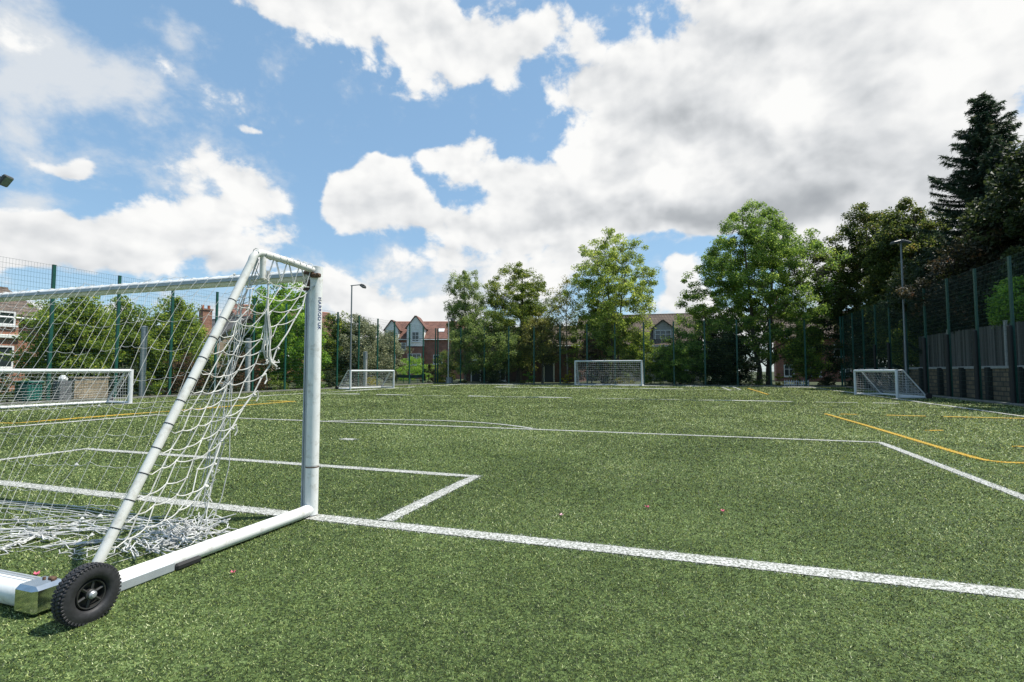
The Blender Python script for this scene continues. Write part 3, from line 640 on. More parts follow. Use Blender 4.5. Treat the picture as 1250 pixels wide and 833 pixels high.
# back net: crossbar -> ground, then lying on the turf
cells = .145; xs = np.arange(xr-.30, xl-.05, -cells)
prof = np.array([(3.72, 2.14), (3.60, 1.97), (3.47, 1.75), (3.34, 1.5), (3.22, 1.26), (3.10, 1.02), (3.00, .80), (2.90, .58), (2.82, .38), (2.76, .2), (2.72, .06), (2.62, .018), (2.50, .016), (2.40, .015)])
Gb = np.zeros((len(xs), len(prof), 3))
for i, x in enumerate(xs):
    wob = .05*sin(i*.55)+.04*sin(i*1.3+1)
    for j, (y, z) in enumerate(prof):
        v = j/(len(prof)-1); sgl = -.10*sin(v*pi)*sin(max(0, (x-xl)/(xr-xl))*pi)
        Gb[i, j] = (x - .10*v + .03*sin(j*.9+i*.4), y + wob*v + rng.normal(0, .010), max(.012, z + sgl + .02*sin(i*.8)*(1-v) + rng.normal(0, .012)))
cords(bn, Gb, .0018, skip_u=.14, skip_v=.03, sag=.10, sub=2, n=4)
knots(bn, Gb[:, 1:].reshape(-1, 3), .0042)
sel = rng.random(Gb.shape[:2]) < .10; sel[:, :8] &= rng.random((len(xs), 8)) < .15; knots(bn, Gb[sel], .017)
for x in np.arange(xr-.15, xl, -.16):                    # clips round the bar
    bn.tube([(x, gy+.056*sin(a), gh-.035+.056*cos(a)) for a in np.linspace(-2.0, 1.2, 8)], .0032, n=4)
# slack lying on the ground, drawn towards the foot of the support
foot = at(188, 650)
for k_ in range(16):
    y0 = rng.uniform(600, 682); a = at(rng.uniform(-160, -20), y0); b_ = foot + np.array([rng.uniform(-.12, .1), rng.uniform(-.15, .2), 0])
    t = np.linspace(0, rng.uniform(.8, 1), 16)[:, None]; q = a+(b_-a)*t; q[:, :2] += np.cumsum(rng.normal(0, .010, (16, 2)), 0) + np.sin(t*pi)*np.array([0, .12]); q[:, 2] = .018+np.abs(rng.normal(0, .008, 16)); bn.tube(q, .0042, n=5)
for k_ in range(34):
    loopy_at = at(rng.uniform(-40, 170), rng.uniform(620, 682)); q = loopy_at + np.cumsum(rng.normal(0, .03, (9, 3))*np.array([1, .7, 0]) + np.array([rng.normal(0, .03), rng.normal(0, .012), 0]), 0); q[:, 2] = .018+np.abs(rng.normal(0, .010, 9)); bn.tube(q, .0036, n=5)
for x0, y0, x1, y1 in ((8, 673, 45, 660), (50, 673, 130, 665), (10, 660, 60, 655), (30, 655, 62, 664), (60, 650, 110, 640)):
    a, b_ = at(x0, y0), at(x1, y1)
    for k_ in range(5):
        t = np.linspace(0, 1, 7)[:, None]; q = a+(b_-a)*t+rng.normal(0, .010, (7, 3)); q[:, 2] = .02+np.abs(rng.normal(0, .012, 7)); bn.tube(q, .0042, n=5)
# heap inside the side bar
poly = [at(150, 688), at(232, 672), at(292, 655), at(284, 632), at(220, 640), at(160, 655)]
def loopy(c_, ln, zt, r):
    n_ = 14; t = np.linspace(0, 1, n_); a0 = rng.uniform(0, 6.28); tw = np.cumsum(rng.normal(0, .75, n_)) + a0
    st_ = np.stack([np.cos(tw), np.sin(tw)*.8], 1)*ln/n_; q = np.zeros((n_, 3)); q[:, :2] = np.cumsum(st_, 0) - st_.sum(0)/2
    q[:, 2] = np.clip(zt*(.6+.6*np.sin(t*6.28*rng.uniform(.4, 1.4)+rng.uniform(0, 6.28))), .006, .16) + .012
    q[:, :2] += c_[:2]; bn.tube(q, r, n=5)
for k_ in range(58):
    w_ = rng.dirichlet(np.ones(6)*.7); c_ = sum(wi*pi_ for wi, pi_ in zip(w_, poly)); loopy(c_, rng.uniform(.2, .55), rng.uniform(.01, .09), rng.uniform(.0032, .005))
lines_h = [(170, 653, 286, 640), (165, 662, 262, 650), (170, 668, 262, 668), (150, 672, 170, 690), (165, 670, 215, 690), (178, 682, 240, 660), (185, 676, 280, 655)]
for x0, y0, x1, y1 in lines_h:
    a, b_ = at(x0, y0), at(x1, y1)
    for k_ in range(3):
        t = np.linspace(0, 1, 9)[:, None]; q = a+(b_-a)*t+rng.normal(0, .016, (9, 3)); q[:, 2] = np.clip(.03+np.abs(rng.normal(0, .03, 9)), .015, .12); bn.tube(q, .0045, n=5)
bn.build('back_net', M['net_grey'], GR, smooth=True)

# ------------------------------------------------------------------ other goals
def make_goal(name, label, w, h, d, top, r, rc, net_cell, net_r, group=None, wheels=True):
    """mouth along local X, facing -Y; net towards +Y"""
    g = empty(name, (0, 0, 0), label, 'goal', group)
    for s in (-1, 1):
        b = MB(); b.tube([(s*w/2, 0, .01), (s*w/2, 0, h)], r, n=12); b.build('post', M['white_plain'], g, smooth=True)
        b = MB(); pts_ = [(s*w/2, 0, h-rc), (s*w/2, top*.8, h-rc)]
        pts_ += [(s*w/2, top*.95, h-rc-.02), (s*w/2, top*1.1, h-rc-.1), (s*w/2, d, .05)]
        b.tube(pts_, rc, n=8); b.build('net_support', M['white_plain'], g, smooth=True)
        b = MB(); b.tube([(s*w/2, 0, .05), (s*w/2, d, .05)], r*.9, n=10); b.build('side_bar', M['white_plain'], g, smooth=True)
        if wheels:
            b = MB(); b.lathe([(.0, -.03), (.07, -.035), (.125, -.035), (.13, -.02), (.13, .02), (.125, .035), (.07, .035), (0, .03)], axis='x', n=20, c=(s*(w/2+.09), d, .13)); b.build('wheel', M['rubber'], g, smooth=True)
    b = MB(); b.tube([(-w/2, 0, h-r*.9), (w/2, 0, h-r*.9)], r, n=12); b.build('crossbar', M['white_plain'], g, smooth=True)
    b = MB(); b.tube([(-w/2, d, .05), (w/2, d, .05)], r*.9, n=10); b.build('back_bar', M['white_plain'], g, smooth=True)
    n_ = MB(); nu = int(w/net_cell)+1; pr_ = [(0.03, h-.05), (top, h-rc*2)]
    ln = math.hypot(d-top, h-.05); kk = int(ln/net_cell)
    pr_ += [(top+(d-top)*t - .10*sin(t*pi), (h-rc*2)*(1-t)+.06 - .10*sin(t*pi)) for t in np.linspace(0, 1, kk+1)[1:]]
    G_ = np.array([[(-w/2+w*i/(nu-1)+rng.normal(0, .01), y+rng.normal(0, .012), max(.02, z+rng.normal(0, .012))) for (y, z) in pr_] for i in range(nu)])
    cords(n_, G_, net_r, sag=.08, sub=1, n=4)
    for s in (-1, 1):
        kx = int(d/net_cell)+1; kz = int(h/net_cell)+1
        for a in range(1, kx):
            y = d*a/kx; zt = h-rc*2 if y < top else (h-rc*2)*(1-(y-top)/(d-top)); n_.tube([(s*w/2, y, .06), (s*(w/2-.02), y, zt/2), (s*w/2, y, zt)], net_r, n=4, cap=False)
        for a in range(1, kz):
            z = h*a/kz; yt = top+(d-top)*(1-z/h); n_.tube([(s*w/2, 0, z), (s*(w/2-.02), yt/2, z-.02), (s*w/2, yt, z)], net_r, n=4, cap=False)
    n_.build('net', M['net_far'], g)
    return g
far = make_goal('football_goal', 'full size white goal at the far end of the pitch between the trees', 5.55, 2.13, 1.7, .7, .06, .03, .16, .0055, wheels=False)
fa = on_y(742, 471, 44.3); far.location = (fa[0], 44.3, 0)
mini = make_goal('mini_goal', 'low white mini goal at the right touchline in front of the dark wall', 3.72, 1.31, 1.25, .32, .062, .03, .13, .0042, 'white mini goals along the touchlines')
mini.location = (8.45, 30.1, 0); mini.rotation_euler.z = radians(-79)
m2 = copy_tree(mini); m2['label'] = 'low white mini goal under the tall grey floodlight pole at the far left'; m2.location = (-20.95, 31.4, 0); m2.rotation_euler.z = radians(76); m2.scale.x = 1.05
m3 = copy_tree(mini); m3['label'] = 'low white mini goal at left edge, behind the torn net of the near goal'; m3.location = (-20.1, 11.72, 0); m3.rotation_euler.z = pi/2; m3.scale.x = 1.31
# fallen petals
for i, (x, y, m_, lb) in enumerate([(685, 632, 'petal_pale', 'pale pink fallen petal, leftmost of the three on open turf'), (790, 622, 'petal', 'pink fallen petal, middle one of the three on open turf'), (882, 627, 'petal', 'dark pink fallen petal, rightmost of the three on open turf'), (44, 705.5, 'petal', 'red fallen petal lying just behind the black wheel'), (284, 703, 'petal', 'tiny red petal on turf beside the side bar of the near goal')]):
    p = at(x, y); b = MB(); s = .016 if i < 4 else .010
    for k_ in range(4):
        a = k_*1.7+i; c_ = p+np.array([.008*cos(a), .008*sin(a), .022]); u = np.array([cos(a), sin(a), .4])*s; v_ = np.array([-sin(a), cos(a), .3])*s*.7
        b.quads([[c_-u, c_-v_*.9, c_+u+np.array([0, 0, .006]), c_+v_]])
    tag(b.build('petal', M[m_]), lb, 'petal', 'fallen petals on the turf')
# ------------------------------------------------------------------ mesh fences
FH = 5.5
def panel_mesh(w, h):
    b = MB(); nv = int(round(w/.1)); nh = int(round(h/.2))
    for i in range(1, nv):
        x = w*i/nv; b.tube([(x, 0, .06), (x, 0, h-.01)], .0028, n=3, cap=False)
    for j in range(nh+1):
        z = .06+(h-.08)*j/nh; b.tube([(0, -.006, z), (w, -.006, z)], .0042, n=3, cap=False)
    return b
def mesh_fence(name, label, p0, p1, n):
    p0 = np.array(p0, float); p1 = np.array(p1, float); d = (p1-p0)/n; w = np.linalg.norm(d[:2]); ang = math.atan2(d[1], d[0])
    g = empty(name, p0, label, 'fence', rz=ang)
    pp = None; pm = None
    for i in range(n+1):
        if pp is None:
            b = MB(); b.box((0, .03, FH/2), (.12, .08, FH), bev=.006); b.box((0, .03, FH+.006), (.13, .09, .012))
            for k in range(9): b.box((0, -.008, .3+k*.6), (.07, .012, .05))
            pp = b.build('post', M['fence_green'], g, local=True)
        else:
            o = pp.copy(); COL.objects.link(o); o.location = (w*i, 0, 0)
        if i < n:
            if pm is None: pm = panel_mesh(w, FH).build('mesh_panel', M['mesh_green'], g, local=True)
            else:
                o = pm.copy(); COL.objects.link(o); o.location = (w*i, 0, 0)
    return g
mesh_fence('mesh_fence', 'tall green steel mesh fence with dark posts along the left side of the pitch', (-24.15, 1.0, 0), (-24.15, 47.05, 0), 18)
mesh_fence('mesh_fence', 'tall green steel mesh fence across the far end behind the far goal', (-24.0, 47.15, 0), (11.1, 47.15, 0), 14)
rf = mesh_fence('mesh_fence', 'tall dark mesh fence along the right side in front of the stone wall', (11.2, 47.0, 0), (11.2, 6.5, 0), 16)
# padded lower halves of the right-hand posts
pad = None
for i in range(3, 14):
    if pad is None:
        b = MB(); b.box((0, -.07, 1.48), (.24, .10, 2.9), bev=.03); pad = b.build('post_padding', M['pad_black'], rf, local=True)
        o = pad
    else: o = pad.copy(); COL.objects.link(o)
    o.location = (40.5/16*i, 0, 0)

# ------------------------------------------------------------------ floodlights
def floodlight(loc, h, arm, az, label, heads=1, rad=.06, pole='pole_grey', tilt=35):
    g = empty('floodlight', loc, label, 'floodlight', 'floodlights around the pitch', rz=az)
    b = MB(); b.tube([(0, 0, 0), (0, 0, h*.3), (0, 0, h)], [rad*1.15, rad, rad*.8], n=12); b.box((0, 0, .02), (.3, .3, .04), bev=.01); b.build('pole', M[pole], g, smooth=True, local=True)
    b = MB(); b.tube([(-.1 if heads == 1 else -arm*.9, 0, h-.03), (arm, 0, h-.03)], .035, n=8); b.build('arm', M['pole_grey'], g, local=True)
    for k in range(heads):
        xx = arm if k == 0 else -arm*.9; s = 1 if k == 0 else -1
        t = radians(tilt)*s; Rm = np.array([[cos(t), 0, sin(t)], [0, 1, 0], [-sin(t), 0, cos(t)]])
        b = MB(); c = np.array([xx+.12*s, 0, h-.16]); b.box(c, (.42, .36, .13), rot=Rm, bev=.03)
        for q in range(5): b.box(c + Rm @ np.array([-.12+q*.06, 0, .085]), (.012, .30, .05), rot=Rm)
        b.tube([(xx, 0, h-.03), (xx+.02*s, .0, h+.03), c + Rm @ np.array([-.05, 0, .05])], .02, n=6)
        o = b.build('lamp_head', M['lamp_body'], g, local=True)
        b = MB(); b.box(c + Rm @ np.array([0, 0, -.070]), (.35, .30, .012), rot=Rm, bev=.003); b.build('lamp_glass', M['lamp_glass'], o, local=True)
    return g
def az_of(px): return math.atan((px-CX)/F) - YAW      # clockwise angle from +Y
def place_x(px, X): return X/math.tan(az_of(px))
p = (-23.55, place_x(428, -23.55), 0); floodlight(p, 7.55, .95, radians(-8), 'tall grey floodlight with one arm over the far left mini goal')
p = (-22.6, 46.7, 0); floodlight(p, 6.4, .6, radians(-30), 'slim pale floodlight pole in front of the silver birch at the far end', pole='pole_light', rad=.05)
p = (10.75, place_x(1105.5, 10.75), 0); floodlight(p, 8.3, .16, radians(200), 'grey floodlight pole rising in front of the dark trees on the right', heads=2, rad=.052, tilt=15)
floodlight((-24.55, 11.05, 0), 8.25, 1.28, radians(24), 'floodlight head poking into the left edge of the sky on a long arm', tilt=-55)

# ------------------------------------------------------------------ foliage
def leaf_quads(c, lsize, up=.35, aspect=.62, droop=0.0):
    n = len(c)
    nrm = rng.normal(0, 1, (n, 3)); nrm[:, 2] = np.abs(nrm[:, 2])+up; nrm /= np.linalg.norm(nrm, axis=1)[:, None]
    t = rng.normal(0, 1, (n, 3)); t[:, 2] -= droop; t -= nrm*(t*nrm).sum(1)[:, None]; t /= np.linalg.norm(t, axis=1)[:, None]
    b = np.cross(nrm, t); l = (lsize*rng.uniform(.6, 1.35, n))[:, None]; w = l*aspect
    bend = nrm*l*.18
    return np.stack([c-t*l*.5, c-b*w*.5+bend*.0-bend, c+t*l*.5, c+b*w*.5-bend], 1)
LEAF = {
 'ash': [(0, (.018, .034, .008)), (.4, (.045, .082, .018)), (.8, (.095, .145, .033)), (1, (.16, .20, .06))],
 'maple': [(0, (.028, .042, .010)), (.4, (.072, .104, .022)), (.8, (.130, .165, .042)), (1, (.20, .22, .07))],
 'birch': [(0, (.020, .034, .010)), (.5, (.055, .082, .024)), (1, (.13, .16, .060))],
 'lime': [(0, (.014, .024, .006)), (.5, (.040, .062, .013)), (.85, (.095, .115, .025)), (1, (.16, .165, .045))],
 'olive': [(0, (.028, .030, .010)), (.5, (.065, .072, .020)), (1, (.14, .14, .045))],
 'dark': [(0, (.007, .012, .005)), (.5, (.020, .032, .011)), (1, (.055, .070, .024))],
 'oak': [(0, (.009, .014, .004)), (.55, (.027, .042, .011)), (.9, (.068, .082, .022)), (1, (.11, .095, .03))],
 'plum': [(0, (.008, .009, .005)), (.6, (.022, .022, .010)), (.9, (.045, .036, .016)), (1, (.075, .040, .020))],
 'spruce': [(0, (.006, .013, .008)), (.5, (.016, .030, .016)), (.9, (.040, .056, .026)), (1, (.075, .070, .032))],
 'bright': [(0, (.025, .055, .010)), (.5, (.065, .125, .020)), (1, (.14, .21, .04))],
 'hazel': [(0, (.020, .036, .008)), (.45, (.055, .088, .017)), (.9, (.120, .155, .032)), (1, (.19, .20, .05))],
 'silver': [(0, (.035, .043, .022)), (.5, (.095, .110, .060)), (1, (.24, .25, .17))],
 'yellow': [(0, (.06, .07, .010)), (.5, (.17, .17, .02)), (1, (.34, .29, .03))],
 'flower': [(0, (.03, .05, .01)), (.5, (.06, .09, .02)), (.72, (.09, .11, .03)), (.8, (.42, .24, .06)), (1, (.45, .30, .10))],
 'russet': [(0, (.025, .022, .010)), (.5, (.070, .050, .026)), (1, (.15, .095, .06))],
}
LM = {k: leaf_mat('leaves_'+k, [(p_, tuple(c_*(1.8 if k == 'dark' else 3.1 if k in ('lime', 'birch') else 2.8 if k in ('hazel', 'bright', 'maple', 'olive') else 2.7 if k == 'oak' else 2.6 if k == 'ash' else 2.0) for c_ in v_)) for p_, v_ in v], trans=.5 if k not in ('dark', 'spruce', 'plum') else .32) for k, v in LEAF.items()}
def crown_tree(name, label, cat, base, h, prof, leaf, nclump, per, lsize, trunk_r=.2, rc=.5, group=None, bark='bark', shell=.55, stems=1, zb=None, lean=(0, 0), droop=0.0, gap=.35, twig=True, limbs=True, squash=.7, off=None):
    """prof: list of (height fraction, radius) for the crown; clumps of leaves on branches"""
    g = empty(name, base, label, cat, group)
    pz = np.array([a for a, _ in prof]); prad = np.array([b for _, b in prof])
    z = np.linspace(pz[0], pz[-1], 200); r = np.interp(z, pz, prad); cdf = np.cumsum(r**2+.02*r.max()**2); cdf /= cdf[-1]
    cl = []
    ph = rng.uniform(0, 6.28, 6)
    while len(cl) < nclump:
        zz = np.interp(rng.random(), cdf, z); a = rng.uniform(0, 2*pi)
        R = np.interp(zz, pz, prad)*(1 + .16*sin(2*a+ph[0]+zz*5) + .12*sin(3*a+ph[1]-zz*9) + .10*sin(5*a+ph[2]+zz*17))
        if sin(a*2+zz*11+ph[3])*sin(a*3-zz*19+ph[4])*sin(zz*31+ph[5]) > gap: continue
        q = R*rng.random()**shell
        cl.append((q*cos(a)+lean[0]*zz*h, q*sin(a)+lean[1]*zz*h, zz*h))
    cl = np.array(cl)
    if off is not None: cl[:, :2] += np.array(off)*(cl[:, 2:3]/h)
    # wood
    w = MB(); tips = []; top = pz[-1]*h
    for s in range(stems):
        a0 = 2*pi*s/max(1, stems)+.5; sp = .0 if stems == 1 else trunk_r*1.6
        tz = np.linspace(0, top*.93, 12); tx = sp*cos(a0)*(1+tz/h*2.2)+np.cumsum(rng.normal(0, .018*h/12*2.2, 12))+lean[0]*tz; ty_ = sp*sin(a0)*(1+tz/h*2.2)+np.cumsum(rng.normal(0, .018*h/12*2.2, 12))+lean[1]*tz
        tx[0] = sp*cos(a0); ty_[0] = sp*sin(a0)
        tr = trunk_r*(1 if stems == 1 else .75)*(1-tz/top*.93); tr[0] *= 1.35; w.tube(np.stack([tx, ty_, tz-.05*(tz == 0)], 1), np.maximum(tr, .012), n=9)
        tips.append((tz, tx, ty_, tr))
    if limbs:
        nodes = []
        order = np.argsort(cl[:, 2])
        big = order[::max(1, len(order)//26)]
        for i in big:
            tz, tx, ty_, tr = tips[rng.integers(len(tips))]
            c = cl[i]; zs = max(pz[0]*h*.75 if pz[0] > .05 else .1*h, c[2]-.55*math.hypot(c[0], c[1])-.03*h); zs = min(zs, tz[-1])
            s_ = np.array([np.interp(zs, tz, tx), np.interp(zs, tz, ty_), zs]); r0 = np.interp(zs, tz, tr)*.5
            t = np.linspace(0, 1, 6)[:, None]; pts_ = s_+(c-s_)*t; pts_[:, 2] += np.sin(t[:, 0]*pi)*.06*np.linalg.norm(c-s_); pts_ += rng.normal(0, .02*np.linalg.norm(c-s_), pts_.shape)*np.sin(t*pi)
            w.tube(pts_, np.linspace(max(r0, .025), .012, 6), n=5, cap=False); nodes += list(pts_[1:])
        if twig and nodes:
            nodes = np.array(nodes)
            for c in cl:
                j = np.argmin(((nodes-c)**2).sum(1)+.3*np.maximum(0, nodes[:, 2]-c[2])); s_ = nodes[j]
                if np.linalg.norm(s_-c) > .15: w.tube([s_, (s_+c)/2+rng.normal(0, .06, 3)+np.array([0, 0, .05]), c], [.018, .012, .007], n=3, cap=False)
    w.build('trunk' if limbs else 'stems', M[bark], g, smooth=True, local=True)
    n = nclump*per; ci = rng.integers(nclump, size=n); rcs = rc*rng.uniform(.55, 1.25, nclump)
    d = rng.normal(0, 1, (n, 3)); d /= np.linalg.norm(d, axis=1)[:, None]; d *= (rng.random(n)**.45)[:, None]
    c = cl[ci] + d*rcs[ci][:, None]*np.array([1, 1, squash]); c[:, 2] -= droop*rng.random(n)*rcs[ci]
    c = c[c[:, 2] > .03]; ci = ci[:len(c)]; n = len(c)
    lf = MB(); tone = rng.normal(0, .13, nclump); val = np.clip(rng.beta(2, 2.2, n)+tone[ci[:n]], 0, 1)
    lf.quads(leaf_quads(c, lsize, droop=droop*1.5), np.clip(val, 0, 1)); lf.build('crown' if limbs else 'foliage', LM[leaf], g, local=True, rnd=True)
    return g
def spot(px, Y=None, X=None):
    a = math.tan(az_of(px))
    return (a*Y, Y, 0) if Y is not None else (X, X/a, 0)
def hgt(base, py):
    d = base[0]*fw[0]+base[1]*fw[1]; d /= cos(PITCH)**1
    return (HZ-py)/F*d*1.0/ (cos(PITCH)) + H
def ppm(base): return F/((base[0]*fw[0]+base[1]*fw[1]))           # pixels per metre at that depth
FAR = 'trees behind the far end fence'
# --- far end, from left to right
b = spot(568, Y=50.5); h = hgt(b, 318); k = 1/ppm(b)
crown_tree('birch_tree', 'slender silver birch with airy pale crown beside the slim floodlight pole', 'tree', b, h, [(.22, 12*k), (.38, 24*k), (.6, 26*k), (.8, 23*k), (.92, 13*k), (1, 2*k)], 'birch', 320, 120, .12, .13, .42, FAR, 'bark_pale', droop=1.2, gap=.25, shell=.62)
b = spot(590, Y=49.6); h = hgt(b, 372); k = 1/ppm(b)
crown_tree('broadleaf_tree', 'low spreading tree with drooping green branches in front of the brick building', 'tree', b, h, [(.12, 22*k), (.3, 42*k), (.6, 45*k), (.85, 28*k), (1, 6*k)], 'birch', 320, 120, .13, .14, .5, FAR, droop=.8, gap=.5)
b = spot(634, Y=53.5); h = hgt(b, 321); k = 1/ppm(b)
crown_tree('lime_tree', 'dense dark green rounded tree, tallest just left of the far goal', 'tree', b, h, [(.12, 26*k), (.25, 38*k), (.5, 46*k), (.75, 42*k), (.9, 28*k), (1, 7*k)], 'lime', 420, 150, .15, .28, .62, FAR, gap=.55)
b = spot(662, Y=49.8); h = hgt(b, 384); k = 1/ppm(b)
crown_tree('broadleaf_tree', 'small olive green tree beside the dark brick building and black door', 'tree', b, h, [(.3, 18*k), (.5, 30*k), (.8, 26*k), (1, 6*k)], 'olive', 190, 80, .16, .11, .5, FAR, gap=.5)
b = spot(692, Y=51); h = hgt(b, 333); k = 1/ppm(b)
crown_tree('young_tree', 'thin sparse young tree with nearly bare upper twigs behind the far goal', 'tree', b, h, [(.35, 12*k), (.6, 20*k), (.85, 17*k), (1, 3*k)], 'olive', 110, 32, .14, .09, .45, FAR, 'bark_pale', gap=.3)
b = spot(752, Y=50.6); h = hgt(b, 278); k = 1/ppm(b)
crown_tree('maple_tree', 'light yellow-green open crowned tree right behind the far goal', 'tree', b, h, [(.18, 30*k), (.35, 50*k), (.55, 62*k), (.72, 56*k), (.88, 34*k), (1, 8*k)], 'maple', 560, 95, .155, .17, .55, FAR, gap=.18, shell=.6, stems=2)
b = spot(722, Y=49.2); h = hgt(b, 410); k = 1/ppm(b)
crown_tree('shrub', 'reddish shrub behind the left half of the far goal net', 'shrub', b, h, [(.1, 16*k), (.5, 22*k), (1, 8*k)], 'russet', 90, 60, .14, .06, .4, None, limbs=False)
b = spot(735, Y=52.5); h = hgt(b, 372); k = 1/ppm(b)
crown_tree('broadleaf_tree', 'lower leafy tree filling in behind the far goal under the light open crown', 'tree', b, h, [(.1, 30*k), (.4, 44*k), (.75, 36*k), (1, 8*k)], 'hazel', 260, 80, .17, .12, .55, FAR, gap=.5)
b = spot(783, Y=50.0); h = hgt(b, 404); k = 1/ppm(b)
crown_tree('small_tree', 'small leafy tree just right of the far goal', 'tree', b, h, [(.1, 16*k), (.4, 24*k), (.75, 20*k), (1, 5*k)], 'hazel', 130, 75, .16, .08, .45, FAR, gap=.5)
b = spot(830, Y=49.4); h = hgt(b, 398); k = 1/ppm(b)
crown_tree('small_tree', 'bushy green small tree in front of the brown roofed house', 'tree', b, h, [(.06, 26*k), (.3, 36*k), (.6, 31*k), (.85, 16*k), (1, 3*k)], 'ash', 280, 85, .15, .1, .5, FAR, gap=.5)
b = spot(870, Y=62); h = hgt(b, 372); k = 1/ppm(b)
crown_tree('broadleaf_tree', 'dark tree standing between the brown roofed house and the big ash', 'tree', b, h, [(.1, 22*k), (.5, 30*k), (.85, 20*k), (1, 6*k)], 'dark', 220, 80, .2, .2, .6, FAR, gap=.6)
b = spot(932, Y=52.5); h = hgt(b, 245); k = 1/ppm(b)
crown_tree('ash_tree', 'largest leafy green ash tree at the far end, wide rounded crown', 'tree', b, h, [(.13, 34*k), (.25, 66*k), (.42, 88*k), (.58, 86*k), (.74, 72*k), (.88, 46*k), (.96, 24*k), (1, 8*k)], 'ash', 1000, 140, .16, .30, .62, FAR, gap=.30, shell=.5, stems=2, off=(-.6, 0))
b = spot(888, Y=49.3); h = hgt(b, 405); k = 1/ppm(b)
crown_tree('shrub', 'tall dark green bush under the left side of the big ash', 'shrub', b, h, [(.02, 26*k), (.4, 34*k), (.8, 24*k), (1, 6*k)], 'dark', 240, 85, .16, .1, .5, None, limbs=False)
b = spot(985, Y=49.6); h = hgt(b, 398); k = 1/ppm(b)
crown_tree('small_tree', 'light green young tree in front of the red brick house on the right', 'tree', b, h, [(.15, 16*k), (.4, 28*k), (.75, 24*k), (1, 5*k)], 'hazel', 180, 60, .15, .09, .5, FAR, gap=.35)
# --- right side, behind the wall
RG = 'dark trees behind the right fence'
b = spot(1070, X=14.6); h = hgt(b, 246); k = 1/ppm(b)
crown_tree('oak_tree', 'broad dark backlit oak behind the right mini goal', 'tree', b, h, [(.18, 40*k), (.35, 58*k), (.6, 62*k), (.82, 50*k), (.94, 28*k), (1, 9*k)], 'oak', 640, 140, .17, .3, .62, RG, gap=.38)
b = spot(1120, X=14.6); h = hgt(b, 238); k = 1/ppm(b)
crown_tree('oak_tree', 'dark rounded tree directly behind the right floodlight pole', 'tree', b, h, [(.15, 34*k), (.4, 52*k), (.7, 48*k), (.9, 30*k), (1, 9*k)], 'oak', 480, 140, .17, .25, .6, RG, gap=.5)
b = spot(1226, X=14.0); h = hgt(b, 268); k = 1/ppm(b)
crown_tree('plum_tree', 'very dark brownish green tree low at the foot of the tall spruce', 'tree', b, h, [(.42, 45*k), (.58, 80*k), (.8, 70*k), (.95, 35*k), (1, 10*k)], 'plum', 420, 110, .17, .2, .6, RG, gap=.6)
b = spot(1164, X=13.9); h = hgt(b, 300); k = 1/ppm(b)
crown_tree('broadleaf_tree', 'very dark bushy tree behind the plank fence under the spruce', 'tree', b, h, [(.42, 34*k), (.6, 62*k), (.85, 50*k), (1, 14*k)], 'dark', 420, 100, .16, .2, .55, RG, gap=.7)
b = spot(1060, X=13.4); h = hgt(b, 372); k = 1/ppm(b)
crown_tree('shrub', 'dark laurel bush behind the right mini goal and fence', 'shrub', b, h, [(.02, 40*k), (.5, 48*k), (.85, 34*k), (1, 10*k)], 'dark', 260, 95, .16, .1, .5, None, limbs=False)
b = spot(1112, X=12.75); h = hgt(b, 388); k = 1/ppm(b)
crown_tree('shrub', 'ivy green bush growing over the plank fence left of the floodlight pole', 'shrub', b, h, [(.02, 16*k), (.5, 25*k), (.85, 20*k), (1, 6*k)], 'lime', 160, 90, .12, .06, .35, None, limbs=False)
b = spot(1262, X=13.6); h = hgt(b, 338); k = 1/ppm(b)
crown_tree('shrub', 'bright green sunlit bush leaning over the plank fence at the right edge', 'shrub', b, h, [(.58, 24*k), (.75, 44*k), (.92, 34*k), (1, 12*k)], 'bright', 260, 90, .13, .08, .42, None, limbs=False, gap=.7)
for (x_, y_, h_, lb) in ((15.3, 29.5, 12.0, 'dark tree just beyond the right edge, shading the stone wall'), (16.5, 23.5, 15.0, 'tall dark tree beyond the right edge, shading the right touchline')):
    crown_tree('oak_tree', lb, 'tree', (x_, y_, 0), h_, [(.2, 2.0), (.4, 3.3), (.7, 3.0), (1, .6)], 'dark', 330, 120, .2, .2, .7, RG, gap=.6)
